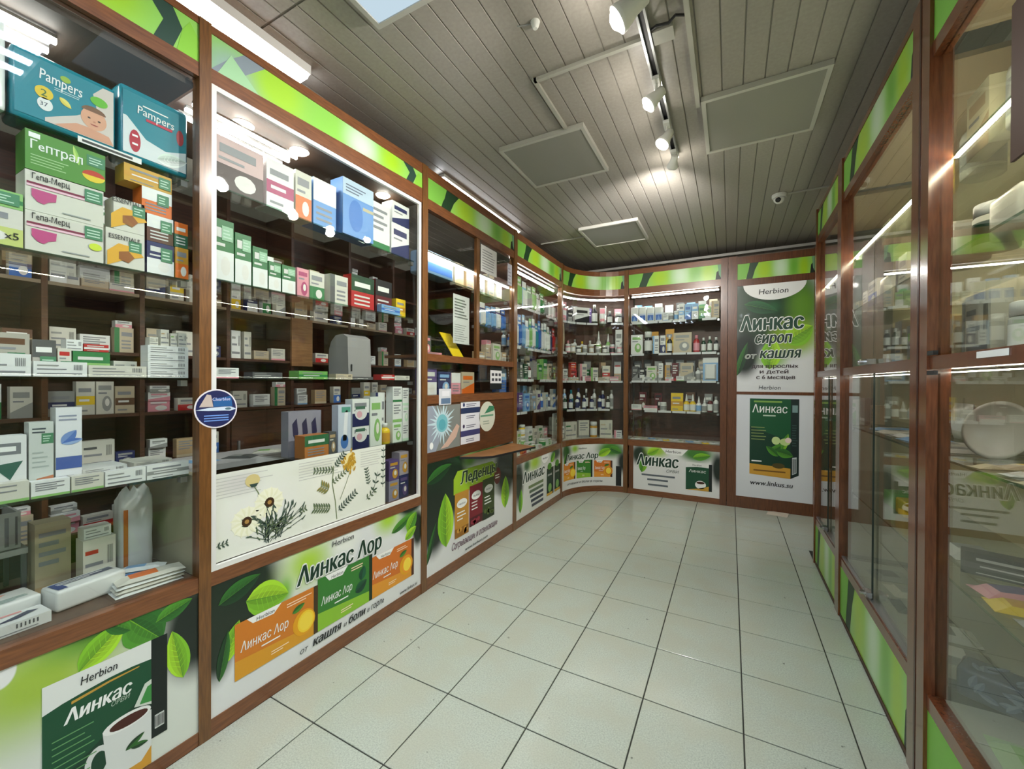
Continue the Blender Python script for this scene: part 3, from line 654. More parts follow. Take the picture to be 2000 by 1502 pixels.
# ---- P1 below the nearest left window
a = Art()
sheet(a, -0.35, 0.052, 0.843, 0.605, (214, 220, 212), [(0.42, 0.52, 0.36, 0.26, .9, (158, 188, 64)), (0.55, 0.60, 0.20, 0.10, .9, (96, 150, 40)), (0.74, 0.64, 0.16, 0.14, .8, (60, 110, 36)), (0.835, 0.47, 0.15, 0.24, .55, (14, 28, 22)), (0.60, 0.625, 0.22, 0.05, .8, (20, 46, 24)),
      (0.345, 0.60, 0.035, 0.055, .15, (226, 228, 226)), (0.05, 0.5, 0.3, 0.2, .9, (120, 170, 60)), (-0.2, 0.4, 0.2, 0.25, .9, (30, 60, 30))])
a.leaf(0.565, 0.555, 0.16, 0.085, 0.75, LEAF2, LEAF1, 2, LEAF3); a.leaf(0.68, 0.545, 0.15, 0.13, -0.9, LEAF4, LEAF3, 2, LEAF2); a.leaf(0.775, 0.40, 0.20, 0.075, 1.75, LEAF1, LEAF2, 2, LEAF3)
a.leaf(0.765, 0.575, 0.12, 0.06, 0.3, LEAF3, LEAF4, 2, LEAF2); a.leaf(0.60, 0.60, 0.10, 0.05, 2.4, LEAF4, LEAF3, 2)
a.rect(0.427, 0.055, 0.694, 0.50, (222, 226, 222), 3); a.rect(0.694, 0.14, 0.742, 0.50, (14, 26, 24), 3)
a.poly([(0.427, 0.055), (0.694, 0.055), (0.694, 0.432), (0.64, 0.437), (0.58, 0.436), (0.52, 0.43), (0.47, 0.423), (0.427, 0.412)], (16, 74, 46), 4)
a.poly([(0.427, 0.055), (0.55, 0.055), (0.694, 0.2), (0.694, 0.33), (0.427, 0.16)], (12, 54, 36), 4.4)
a.poly([(0.49, 0.417), (0.58, 0.427), (0.66, 0.428), (0.66, 0.424), (0.58, 0.420), (0.49, 0.408)], (190, 150, 60), 5)
a.text('Herbion', 0.511, 0.455, 0.038, TK, 6, 0.15, 0.004, 0.09); a.text('Λинкас', 0.474, 0.352, 0.062, TW, 6, 0.18, 0.03, 0.165); a.text('ОРВИ', 0.585, 0.334, 0.022, (190, 206, 190), 6, 0.3, 0.0, 0.05)
a.lines(0.447, 0.17, 0.565, 0.335, 8, (96, 150, 96), 6, 0.18)
a.poly([(0.57, 0.055), (0.694, 0.055), (0.694, 0.215), (0.63, 0.16)], (206, 150, 50), 5)
a.poly([(0.563, 0.262), (0.575, 0.12), (0.60, 0.085), (0.665, 0.085), (0.694, 0.12), (0.694, 0.25)], (214, 218, 216), 5.5); a.ell(0.628, 0.258, 0.065, 0.026, (232, 234, 232), 6); a.ell(0.632, 0.256, 0.052, 0.018, (70, 26, 18), 6.5)
a.ell(0.553, 0.17, 0.034, 0.055, (210, 214, 212), 5); a.ell(0.555, 0.17, 0.020, 0.036, (14, 60, 40), 5.3)
a.poly([(0.645, 0.29), (0.675, 0.355), (0.694, 0.36), (0.694, 0.27)], (206, 214, 204), 6.8); a.poly([(0.66, 0.29), (0.682, 0.34), (0.694, 0.343), (0.694, 0.28)], (60, 140, 66), 7)
a.leaf(0.648, 0.17, 0.06, 0.022, 0.5, LEAFD, LEAF4, 7); a.leaf(0.66, 0.15, 0.05, 0.02, -0.2, LEAF4, LEAFD, 7)
a.rect(0.704, 0.17, 0.732, 0.22, (206, 210, 208), 5)
for i in range(7): a.rect(0.706+i*0.0037, 0.175, 0.708+i*0.0037, 0.215, (30, 30, 34), 6)
a.place('poster_print', S1, FL)
# ---- P2 below the white framed window
a = Art()
sheet(a, 0.885, 0.07, 2.16, 0.61, (222, 225, 226), [(0.99, 0.53, 0.25, 0.28, .5, (14, 34, 20)), (0.91, 0.38, 0.10, 0.22, .5, (18, 36, 22)), (1.32, 0.54, 0.22, 0.18, .95, (170, 208, 60)), (1.86, 0.60, 0.16, 0.14, .9, (166, 206, 60)), (2.05, 0.55, 0.13, 0.13, .8, (70, 130, 36)),
      (2.13, 0.46, 0.07, 0.16, .5, (16, 34, 22)), (2.06, 0.61, 0.14, 0.04, .6, (14, 30, 18)), (1.55, 0.56, 0.14, 0.10, .9, (232, 236, 228)), (1.2, 0.45, 0.06, 0.1, .9, (120, 180, 50))])
a.leaf(1.12, 0.46, 0.20, 0.15, -0.25, LEAF1, LEAF2, 2, LEAF3); a.leaf(1.0, 0.55, 0.18, 0.08, 0.35, LEAF4, LEAFD, 2, LEAF3); a.leaf(0.965, 0.34, 0.17, 0.075, 1.2, LEAF2, LEAF1, 2, LEAF3); a.leaf(0.935, 0.30, 0.2, 0.045, 1.4, LEAFD, LEAF4, 2, LEAF3)
a.leaf(1.98, 0.535, 0.2, 0.06, 0.35, LEAF3, LEAF4, 2, LEAF2); a.leaf(2.07, 0.52, 0.14, 0.09, 0.9, LEAF2, LEAF3, 2, LEAF1); a.leaf(2.06, 0.45, 0.12, 0.06, 0.5, LEAF1, LEAF2, 2, LEAF3)
def lor_box(a, u0, u1, v0, v1, c1, c2, side, lay, fruit):
    a.rect(u0, v0, u1, v1, c1, lay); a.rect(u1, v0, u1+0.024, v1, side, lay); w_ = u1-u0; h_ = v1-v0
    a.poly([(u0, v0), (u1, v0), (u1, v0+h_*.22), (u0, v0+h_*.34)], c2, lay+.5)
    a.poly([(u0+w_*.13, v1), (u0+w_*.2, v1-h_*.12), (u0+w_*.45, v1-h_*.14), (u0+w_*.55, v1)], TW, lay+1); a.text('Herbion', u0+w_*.24, v1-h_*.11, 0.024, TK, lay+2, 0.1, 0, w_*.22)
    a.text('Λинкас Λор', u0+w_*.06, v0+h_*.46, 0.06, TW, lay+2, 0.15, 0.004, w_*.58); a.lines(u0+w_*.30, v0+h_*.36, u0+w_*.58, v0+h_*.43, 1, TW, lay+2, .35)
    a.lines(u0+w_*.62, v1-h_*.16, u0+w_*.97, v1-h_*.06, 2, (250, 220, 190), lay+2, .4); a.lines(u0+w_*.42, v0+h_*.10, u0+w_*.66, v0+h_*.19, 2, (250, 226, 196), lay+2, .4)
    if fruit: a.ell(u0+w_*.86, v0+h_*.38, 0.06, 0.062, (226, 160, 20), lay+2); a.ell(u0+w_*.885, v0+h_*.38, 0.045, 0.052, fruit, lay+2.5); a.ell(u0+w_*.885, v0+h_*.38, 0.036, 0.042, (246, 216, 70), lay+3); a.leaf(u0+w_*.78, v0+h_*.72, 0.07, 0.03, 0.35, LEAF4, LEAF3, lay+3)
lor_box(a, 1.715, 2.066, 0.165, 0.408, (206, 112, 36), (222, 150, 44), (74, 36, 20), 3, (236, 150, 40))
lor_box(a, 1.372, 1.708, 0.165, 0.432, (52, 122, 46), (138, 190, 50), (16, 44, 24), 4, None)
a.leaf(1.65, 0.28, 0.09, 0.06, 0.5, (20, 80, 50), (14, 60, 44), 6.5); a.leaf(1.66, 0.35, 0.08, 0.05, 1.3, (16, 70, 46), (24, 90, 60), 6.5)
lor_box(a, 0.977, 1.349, 0.165, 0.406, (206, 122, 34), (214, 152, 36), (66, 46, 22), 5, (244, 206, 50))
a.text('Λинкас Λор', 1.26, 0.445, 0.125, TD, 9, 0.12, 0.03, 0.54, outline=TW, ow=0.05); a.text('Herbion', 1.456, 0.568, 0.042, TK, 9, 0.1, 0.002, 0.14)
a.text('от', 1.275, 0.106, 0.040, TK, 9, 0.25, 0.0); a.text('кашля', 1.345, 0.108, 0.062, TK, 9, 0.25, 0.03, 0.17); a.text('и', 1.53, 0.108, 0.036, TK, 9, 0.25); a.text('боли', 1.565, 0.108, 0.058, TK, 9, 0.25, 0.03, 0.115); a.text('в', 1.692, 0.108, 0.036, TK, 9, 0.25); a.text('горле', 1.722, 0.108, 0.048, TK, 9, 0.25, 0.004, 0.10)
a.text('www.linkus.su', 1.96, 0.088, 0.030, TK, 9, 0.2, 0.01, 0.16)
a.place('poster_print', S2, FL)
# ---- botanical print on the glass of the white framed window
a = Art(); u0, u1, v0, v1 = 0.905, 1.85, 0.69, 1.055
pm = blobmat('botanical_print', (222, 226, 214), [(1.1, 0.85, 0.3, 0.2, .95, (232, 232, 226)), (1.5, 0.9, 0.3, 0.2, .95, (234, 234, 222)), (1.0, 1.0, 0.14, 0.08, .9, (208, 206, 202)), (1.4, 1.0, 0.2, 0.05, .9, (214, 216, 202))])
a.rect(u0, v0, u1, v1, pm, 0)
for (x, s_) in ((0.91, .26), (1.28, .3), (1.66, .18)):
    a.lines(x, 0.95, x+s_, 1.045, 7, (190, 192, 186), 1, .25)
def flower(cu, cv, r):
    a.ell(cu, cv, r*1.05, r*1.05, (238, 238, 214), 1.5, 20)
    for i in range(13):
        t = 2*PI*i/13; a.leaf(cu+math.cos(t)*r*.68, cv+math.sin(t)*r*.68, r*.95, r*.36, t, (240, 240, 216), (232, 232, 200), 2+(i % 2)*.4)
    a.ell(cu, cv, r*.36, r*.36, (62, 40, 20), 4, 14); a.ell(cu, cv, r*.16, r*.16, (170, 130, 70), 4.6, 10)
def stem(pts, wd, c, lay=2.5):
    for p, q_ in zip(pts, pts[1:]):
        d = Vector((q_[0]-p[0], q_[1]-p[1])).normalized()*wd; a.poly([(p[0]-d.y, p[1]+d.x), (q_[0]-d.y, q_[1]+d.x), (q_[0]+d.y, q_[1]-d.x), (p[0]+d.y, p[1]-d.x)], c, lay)
G1, G2, G3 = (74, 92, 74), (110, 126, 84), (52, 72, 66)
flower(1.135, 0.885, 0.062); flower(1.035, 0.825, 0.06)
a.ell(1.06, 1.0, 0.032, 0.028, (206, 190, 130), 3); a.poly([(1.045, 0.985), (1.085, 0.985), (1.075, 0.97), (1.055, 0.97)], G3, 3.4); stem([(1.068, 0.97), (1.085, 0.94), (1.09, 0.92)], 0.002, G2)
stem([(1.12, 0.84), (1.13, 0.78), (1.13, 0.70)], 0.003, G3)
for i in range(46):
    t = random.uniform(0.3, 2.8); r_ = random.uniform(0.05, 0.17); b0 = (1.14+random.uniform(-.03, .05), 0.70+random.uniform(0, .06)); e0 = (b0[0]+math.cos(t)*r_, b0[1]+math.sin(t)*r_)
    stem([b0, e0], 0.0016, G3 if i % 2 else G1); a.leaf(e0[0], e0[1], 0.03, 0.007, t+.4, G1, G3, 3); a.leaf((b0[0]+e0[0])/2, (b0[1]+e0[1])/2, 0.028, 0.006, t-.5, G3, G2, 3)
def frond(p, q_, n, c1, c2, ln):
    stem([p, q_], 0.0014, c1); d = Vector((q_[0]-p[0], q_[1]-p[1])); an = math.atan2(d.y, d.x)
    for i in range(n):
        t = (i+.5)/n; x, y = p[0]+d.x*t, p[1]+d.y*t
        for s_ in (-1, 1): a.leaf(x+math.cos(an+s_*1.2)*ln*.5, y+math.sin(an+s_*1.2)*ln*.5, ln, ln*.36, an+s_*1.0, c1, c2, 3)
stem([(1.50, 0.70), (1.49, 0.80), (1.47, 0.90), (1.48, 0.99)], 0.0025, G2)
frond((1.48, 0.97), (1.36, 0.985), 7, G1, G2, 0.022); frond((1.49, 0.985), (1.55, 1.05), 6, G3, G1, 0.022); frond((1.47, 0.90), (1.57, 0.955), 6, G1, G2, 0.02); frond((1.46, 0.77), (1.36, 0.795), 7, G2, G1, 0.03); frond((1.51, 0.745), (1.63, 0.82), 8, G3, G1, 0.024); frond((1.45, 0.87), (1.40, 0.90), 4, G2, (150, 130, 60), 0.035)
stem([(1.52, 0.80), (1.56, 0.88), (1.59, 0.95)], 0.0016, G2)
a.ell(1.585, 0.995, .042, .05, (230, 214, 150), 2, 16)
for i in range(40): a.leaf(1.585+random.gauss(0, .018), 0.995+random.gauss(0, .026), 0.03, 0.012, random.uniform(.6, 2.4), (196, 156, 50), (168, 128, 44), 3+(i % 4)*.3)
frond((1.72, 0.84), (1.70, 0.94), 6, G1, G3, 0.02); frond((1.75, 0.78), (1.79, 0.90), 3, G3, G1, 0.03); frond((1.83, 0.80), (1.835, 1.04), 6, G3, G1, 0.022); frond((1.70, 0.755), (1.77, 0.80), 3, G3, G2, 0.026)
frond((1.28, 0.80), (1.32, 0.81), 3, G1, G2, 0.02); frond((0.915, 0.755), (0.96, 0.76), 3, G1, G3, 0.018)
def FLg(u, v, w=0): return FL(u, v, -0.0165+w)
a.place('botanical_print', S2, FLg)
# ---- P3 below the cashier hatch
a = Art()
sheet(a, 2.215, 0.08, 3.49, 0.87, (222, 224, 226), [(2.42, 0.72, 0.36, 0.44, .4, (16, 40, 24)), (2.30, 0.45, 0.20, 0.30, .45, (12, 30, 20)), (3.0, 0.85, 0.55, 0.12, .8, (40, 100, 40)), (3.36, 0.66, 0.26, 0.36, .45, (14, 36, 22)), (2.75, 0.82, 0.14, 0.1, .9, (110, 170, 60))])
a.leaf(2.435, 0.42, 0.40, 0.19, 1.6, LEAF2, LEAF1, 2, LEAF3); a.leaf(3.34, 0.42, 0.30, 0.15, 1.55, LEAF1, LEAF2, 2, LEAF3); a.leaf(2.36, 0.78, 0.3, 0.1, 0.3, LEAF4, LEAFD, 2, LEAF3); a.leaf(2.27, 0.3, 0.3, 0.05, 1.2, LEAF4, LEAFD, 2, LEAF3)
a.poly([(2.53, 0.58), (2.53, 0.70), (2.58, 0.755), (3.10, 0.745), (3.17, 0.70), (3.15, 0.56)], (158, 196, 40), 3)
for (p0, p1, q0, q1, c1, c2, c3) in ((2.546, 2.735, 0.24, 0.585, (192, 138, 50), (206, 150, 60), (150, 100, 30)), (2.745, 2.942, 0.27, 0.60, (124, 24, 40), (150, 40, 60), (80, 14, 26)), (2.942, 3.138, 0.265, 0.61, (58, 74, 34), (90, 110, 50), (30, 46, 24))):
    a.rect(p0, q0, p1, q1, c1, 4); a.rect(p0, q0, p1, q0+.07, c3, 5); a.ell((p0+p1)/2, q1-.09, .07, .035, TW, 6); a.text('Herbion', (p0+p1)/2-.045, q1-.10, .026, TK, 7, .1, 0, .09)
    a.lines(p0+.03, q0+.13, p1-.04, q0+.21, 3, TW, 6, .35)
    for i in range(6): a.ell(random.uniform(p0+.03, p1-.03), random.uniform(q0+.02, q0+.08), .02, .018, c2, 6, 10)
a.ell(3.19, 0.60, 0.06, 0.075, (110, 44, 40), 6); a.lines(3.15, 0.58, 3.23, 0.625, 2, TW, 7, .4)
a.text('Леденцы', 2.62, 0.645, 0.13, TD, 8, 0.1, 0.034, 0.55, outline=(206, 222, 160), ow=0.05)
a.text('Согревающие и освежающие', 2.51, 0.165, 0.075, (96, 44, 74), 8, 0.35, 0.002, 0.68); a.text('www.herbion.com', 2.685, 0.105, 0.034, (30, 50, 46), 8, 0.15, 0.008, 0.34)
a.place('poster_print', S3, FL)
# ---- P4
a = Art()
sheet(a, 3.555, 0.075, 4.755, 0.63, (216, 220, 216), [(3.62, 0.45, 0.14, 0.32, .6, (20, 40, 26)), (4.0, 0.58, 0.25, 0.14, .9, (160, 196, 60)), (4.6, 0.6, 0.22, 0.14, .7, (30, 56, 36)), (3.8, 0.58, 0.12, 0.1, .8, (40, 90, 40))])
a.leaf(3.66, 0.25, 0.24, 0.09, 1.5, LEAF3, LEAF2, 2, LEAF4); a.leaf(4.5, 0.56, 0.16, 0.1, 0.6, LEAF3, LEAF2, 2); a.ell(4.27, 0.60, 0.10, 0.07, TW, 2); a.text('Herbion', 4.20, 0.575, .035, TK, 4, .1, 0, .14)
a.text('Λинкас', 3.70, 0.41, 0.16, TD, 6, 0.12, 0.03, 0.55, outline=TW, ow=0.05)
for i, c in enumerate(((110, 130, 90), (92, 112, 92), (60, 70, 80), (50, 60, 76), (60, 66, 80))): a.rect(3.84+.02*i, 0.33-i*0.052, 4.22, 0.36-i*0.052, c, 4)
for p0 in (4.32, 4.55):
    a.rect(p0, 0.135, p0+.17, 0.45, (16, 52, 40), 4); a.rect(p0+.17, 0.135, p0+.20, 0.45, (10, 28, 24), 4); a.ell(p0+.08, 0.47, .06, .04, LEAF3, 5); a.text('Λинкас', p0+.02, .36, .04, TW, 6, .1, 0, .13); a.ell(p0+.09, .22, .05, .05, (120, 170, 90), 5); a.rect(p0, .135, p0+.17, .165, (200, 160, 60), 5)
a.place('poster_print', S4, FL)
# ---- P5 curved
a = Art()
sheet(a, 0.02, 0.075, ARC-.03, 0.63, (222, 224, 222), [(0.12, 0.56, 0.16, 0.16, .7, (40, 90, 36)), (0.5, 0.6, 0.16, 0.10, .9, (232, 236, 230)), (0.82, 0.56, 0.26, 0.16, .7, (64, 130, 36)), (0.97, 0.4, 0.10, 0.22, .7, (14, 30, 24)), (0.3, 0.58, 0.1, 0.08, .9, (150, 196, 60))])
a.leaf(0.74, 0.52, 0.2, 0.1, 0.5, LEAF2, LEAF1, 2, LEAF3); a.leaf(0.88, 0.55, 0.18, 0.09, -0.4, LEAF3, LEAF4, 2, LEAF2); a.leaf(0.1, 0.45, 0.2, 0.07, 1.3, LEAF3, LEAFD, 2); a.rect(0.885, 0.08, 0.955, 0.34, (18, 24, 26), 2)
lor_box(a, 0.055, 0.285, 0.19, 0.41, (214, 132, 40), (226, 160, 50), (70, 44, 24), 3, (244, 206, 60)); lor_box(a, 0.33, 0.55, 0.19, 0.42, (62, 130, 50), (140, 190, 60), (18, 44, 26), 3, None); lor_box(a, 0.595, 0.815, 0.19, 0.41, (210, 116, 36), (226, 150, 50), (70, 34, 20), 3, (200, 90, 30))
a.text('Λинкас Λор', 0.13, 0.44, 0.11, TD, 9, 0.12, 0.03, 0.52, outline=TW, ow=0.05); a.text('Herbion', 0.36, 0.565, .036, TK, 8, .1, 0, .13); a.text('от кашля и боли в горле', 0.15, 0.125, .042, TK, 8, .25, .004, .56)
a.place('poster_print', S5, FC, (0.02, ARC-.03, 30))
# ---- P6
a = Art()
sheet(a, -1.105, 0.07, -0.105, 0.625, (224, 226, 226), [(-1.02, 0.52, 0.16, 0.18, .6, (24, 44, 30)), (-0.82, 0.58, 0.2, 0.12, .8, (160, 200, 60)), (-0.35, 0.58, 0.28, 0.14, .7, (60, 120, 40)), (-0.12, 0.42, 0.10, 0.26, .6, (18, 34, 26)), (-0.6, 0.58, 0.1, 0.1, .9, (230, 234, 228))])
a.leaf(-0.98, 0.40, 0.22, 0.1, 1.4, LEAF3, LEAF2, 2, LEAF4); a.leaf(-0.30, 0.55, 0.2, 0.09, 0.2, LEAF2, LEAF3, 2, LEAF4); a.leaf(-0.86, 0.57, 0.16, 0.09, 0.5, LEAF1, LEAF2, 2, LEAF3)
a.poly([(-0.77, 0.625), (-0.70, 0.55), (-0.52, 0.545), (-0.45, 0.625)], TW, 2); a.text('Herbion', -0.71, 0.568, .05, TK, 4, .1, 0, .18); a.text('Λинкас', -1.06, 0.385, 0.20, TD, 6, 0.1, 0.03, 0.50, outline=TW, ow=0.05); a.text('ОРВИ', -0.70, 0.32, .05, (110, 120, 116), 6, .3, 0, .15)
for (x0, x1, y) in ((-1.0, -.6, .255), (-.93, -.68, .20), (-.92, -.68, .135)): a.rect(x0, y, x1, y+.022, (96, 104, 112), 4)
a.rect(-0.475, 0.14, -0.22, 0.475, (226, 228, 226), 4); a.poly([(-0.475, 0.14), (-0.22, 0.14), (-0.22, 0.42), (-0.35, 0.425), (-0.475, 0.41)], (18, 74, 48), 5); a.rect(-0.22, 0.14, -0.185, 0.465, (14, 26, 24), 4)
a.text('Herbion', -.40, .435, .03, TK, 6, .1, 0, .1); a.text('Λинкас', -.44, .355, .05, TW, 6, .1, 0, .19); a.ell(-.31, .21, .06, .05, TW, 6); a.ell(-.31, .235, .045, .016, (60, 26, 18), 7); a.poly([(-.475, .14), (-.22, .14), (-.22, .2), (-.35, .16)], (200, 156, 60), 6)
a.place('poster_print', S6, FB)
# ---- door posters
a = Art()
sheet(a, 0.065, 1.345, 0.795, 2.565, (216, 220, 222), [(0.38, 2.30, 0.60, 0.66, .45, (26, 60, 36)), (0.70, 2.30, 0.24, 0.45, .9, (96, 146, 40)), (0.14, 1.78, 0.20, 0.34, .5, (18, 34, 24)), (0.62, 1.95, 0.32, 0.28, .7, (140, 180, 44)), (0.42, 1.70, 0.2, 0.12, .9, (130, 180, 70)), (0.42, 2.3, 0.12, 0.1, .9, (34, 90, 50))])
a.leaf(0.40, 1.78, 0.36, 0.2, 1.5, LEAF2, LEAF1, 1, LEAF3); a.leaf(0.30, 2.30, 0.34, 0.14, -0.3, (34, 92, 50), (26, 76, 44), 1, LEAF3); a.leaf(0.66, 1.98, 0.30, 0.24, 0.6, LEAF1, LEAF2, 1, LEAF3); a.leaf(0.12, 1.72, 0.4, 0.08, 1.3, LEAF4, LEAFD, 1, LEAF3)
a.ell(0.425, 2.565, 0.30, 0.185, TW, 3, 24, PI, 2*PI); a.text('Herbion', 0.28, 2.45, 0.085, TK, 5, 0.1, 0.004, 0.28)
a.text('Λинкас', 0.10, 2.045, 0.235, (20, 66, 48), 6, 0.05, 0.034, 0.60, outline=TW, ow=0.035); a.text('сироп', 0.25, 1.895, 0.17, (22, 58, 40), 6, 0.2, 0.034, 0.345, outline=TW, ow=0.035)
a.text('от', 0.15, 1.725, 0.09, (120, 136, 120), 6, 0.2, 0.006, 0.11, outline=TW, ow=0.04); a.text('кашля', 0.295, 1.725, 0.16, (22, 58, 40), 6, 0.2, 0.034, 0.385, outline=TW, ow=0.035)
for (t, u_, v_, w_) in (('для взрослых', 0.215, 1.615, 0.44), ('и детей', 0.295, 1.553, 0.27), ('с 6 месяцев', 0.262, 1.490, 0.365)): a.text(t, u_, v_, 0.062, (58, 46, 52), 6, 0, 0.03, w_)
a.text('Herbion', 0.285, 1.372, 0.065, (80, 84, 88), 6, .1, 0, .21); a.place('poster_print', door, FB)
a = Art(); sheet(a, 0.065, 0.135, 0.795, 1.312, (214, 219, 226), [(0.4, 0.5, 0.5, 0.6, .9, (222, 226, 230))])
a.poly([(0.20, 0.405), (0.592, 0.385), (0.592, 1.268), (0.20, 1.268)], (16, 84, 48), 2); a.poly([(0.20, 0.405), (0.592, 0.385), (0.592, 0.80), (0.20, 0.95)], (14, 58, 40), 2.4); a.poly([(0.592, 0.385), (0.668, 0.43), (0.668, 1.268), (0.592, 1.268)], (18, 38, 36), 2)
a.poly([(0.20, 0.405), (0.592, 0.385), (0.592, 0.50), (0.20, 0.525)], (206, 156, 56), 3); a.rect(0.24, 1.225, 0.51, 1.245, (130, 170, 80), 3); a.text('Λинкас', 0.225, 1.11, 0.13, TW, 4, 0.04, 0.008, 0.335); a.rect(0.33, 1.07, 0.45, 1.085, (180, 200, 180), 4)
a.lines(0.215, 0.80, 0.40, 0.97, 5, (130, 150, 90), 4, .3); a.lines(0.22, .55, .32, .57, 1, TW, 4, .7); a.lines(0.24, .445, .55, .47, 1, (120, 84, 30), 5, .6)
a.leaf(.47, .72, .2, .07, .6, LEAF3, LEAF4, 4); a.leaf(.54, .78, .22, .06, 1.3, LEAF3, LEAF2, 4); a.leaf(.42, .68, .16, .07, 2.4, LEAF3, LEAF4, 4); a.leaf(.54, .66, .16, .1, -.3, LEAF4, LEAF3, 4); a.ell(.455, .80, .04, .045, (196, 220, 150), 5); a.ell(.54, .79, .05, .04, (190, 214, 140), 5); a.ell(.57, .81, .03, .03, (236, 214, 206), 5.5); a.ell(.48, .52, .06, .03, (80, 70, 30), 5)
a.poly([(0.607, 0.43), (0.648, 0.455), (0.648, 0.63), (0.607, 0.62)], (196, 206, 206), 3)
for i in range(6): a.poly([(0.611+i*.006, 0.44+i*.0036), (0.6145+i*.006, 0.442+i*.0036), (0.6145+i*.006, 0.61), (0.611+i*.006, 0.61)], (40, 50, 54), 4)
a.rect(.605, 1.12, .655, 1.2, (120, 150, 150), 3); a.lines(.605, .75, .655, 1.0, 9, (50, 76, 72), 3, .4)
a.text('www.linkus.su', 0.21, 0.285, 0.075, TK, 4, 0.18, 0.016, 0.405); a.place('poster_print', door, FB)
# ---- stickers and notices on the hatch
tmpP = bpy.data.objects.new('tmp', None); ROOTLOC['tmp'] = (0, 0, 0)
def sticker(name, label, cat, build, fm=FL, w=0.002):
    A = Art(); build(A); us = [v[0] for v in A.v]; vs2 = [v[1] for v in A.v]
    loc = fm((min(us)+max(us))/2, min(vs2), w)
    i0 = len(A.v); x0, x1, y0, y1 = min(us), max(us), min(vs2), max(vs2)
    ROOTLOC[tmpP.name] = loc
    o = A.place(name, tmpP, lambda u, v, ww: fm(u, v, ww+w)); o.parent = None; o.location = loc; ROOTLOC[o.name] = loc
    sm = o.modifiers.new('thickness', 'SOLIDIFY'); sm.thickness = 0.0004; sm.offset = -1
    return tag(o, label, cat, 'stickers on the counter front')
def b1(A):
    A.rect(2.225, 0.945, 2.615, 1.27, (128, 132, 128), 0); A.poly([(2.225, .945), (2.32, .945), (2.42, 1.1), (2.30, 1.27), (2.225, 1.27)], (150, 158, 172), 1)
    for i in range(22):
        t = 2*PI*i/22; r_ = .12+.03*(i % 3); A.poly([(2.39+.02*math.cos(t+1.5), 1.14+.02*math.sin(t+1.5)), (2.39+r_*math.cos(t), 1.14+r_*math.sin(t)), (2.39+.02*math.cos(t-1.5), 1.14+.02*math.sin(t-1.5))], (196, 220, 228), 2)
    A.ell(2.39, 1.14, .065, .065, (120, 186, 196), 3); A.ell(2.39, 1.13, .04, .04, (90, 166, 180), 4); A.poly([(2.37, .955), (2.44, 1.0), (2.57, 1.12), (2.605, 1.10), (2.56, 1.02), (2.46, .96)], (206, 172, 156), 3); A.ell(2.27, .99, .02, .025, TW, 3)
sticker('picture_sticker', 'grey picture sticker with a pale blue virus burst on the wooden board', 'sticker', b1, w=-0.0018)
def b2(A):
    A.rect(2.625, 0.95, 2.90, 1.285, (226, 226, 234), 0)
    for v0_, c in ((1.19, (40, 54, 92)), (1.01, (62, 60, 110))): A.rect(2.625, v0_, 2.90, v0_+.045, c, 1)
    for v0_ in (1.245, 1.15, 1.075, .965): A.lines(2.70, v0_, 2.88, v0_+.03, 2, (110, 110, 130), 1, .4)
    A.ell(2.665, 1.26, .014, .016, (40, 50, 100), 2, 10); A.ell(2.665, 1.09, .014, .016, (60, 40, 80), 2, 10)
sticker('notice_sticker', 'tall white notice sticker with two dark blue bands on the wooden board', 'sticker', b2, w=-0.0018)
def b3(A): A.ell(3.02, 1.145, .13, .128, (214, 216, 200), 0, 28); A.poly([(2.97, 1.17), (3.13, 1.19), (3.13, 1.23), (3.05, 1.235)], (60, 130, 96), 1); A.rect(2.91, 1.145, 3.12, 1.16, (110, 160, 130), 1); A.lines(2.95, 1.08, 3.09, 1.12, 2, (150, 164, 150), 1, .4)
sticker('round_sticker', 'round cream sticker with green mark on the wooden board', 'sticker', b3, w=-0.0018)
def b4(A): A.rect(2.345, 1.272, 2.49, 1.39, (206, 208, 214), 0); A.rect(2.37, 1.28, 2.48, 1.32, (96, 120, 150), 1); A.rect(2.38, 1.335, 2.47, 1.375, (226, 226, 232), 1)
sticker('small_sticker', 'small grey and white sticker on the lower hatch rail', 'sticker', b4, w=0.0045)
def b5(A): A.rect(2.915, 2.375, 3.18, 2.60, (226, 226, 226), 0); A.lines(2.94, 2.40, 3.16, 2.58, 8, (150, 150, 154), 1, .35)
sticker('paper_notice', 'white typed paper notice taped high on the hatch glass', 'notice', b5, w=-0.009)
def b6(A): A.rect(3.385, 2.36, 3.47, 2.56, (196, 198, 210), 0); A.lines(3.395, 2.38, 3.46, 2.54, 5, (150, 150, 170), 1, .3)
sticker('paper_notice', 'narrow pale paper notice taped at the right end of the hatch glass', 'notice', b6, w=-0.009)
def b7(A): A.rect(3.09, 1.375, 3.29, 1.575, (226, 226, 228), 0); A.rect(3.09, 1.545, 3.29, 1.585, TK, 1); A.rect(3.09, 1.375, 3.29, 1.43, TK, 1); [A.rect(3.115+.06*(i % 3), 1.45+.045*(i//3), 3.155+.06*(i % 3), 1.475+.045*(i//3), (60, 60, 70), 1) for i in range(6)]
sticker('card_sticker', 'black and white payment sticker on the low hatch glass', 'sticker', b7, w=-0.016)
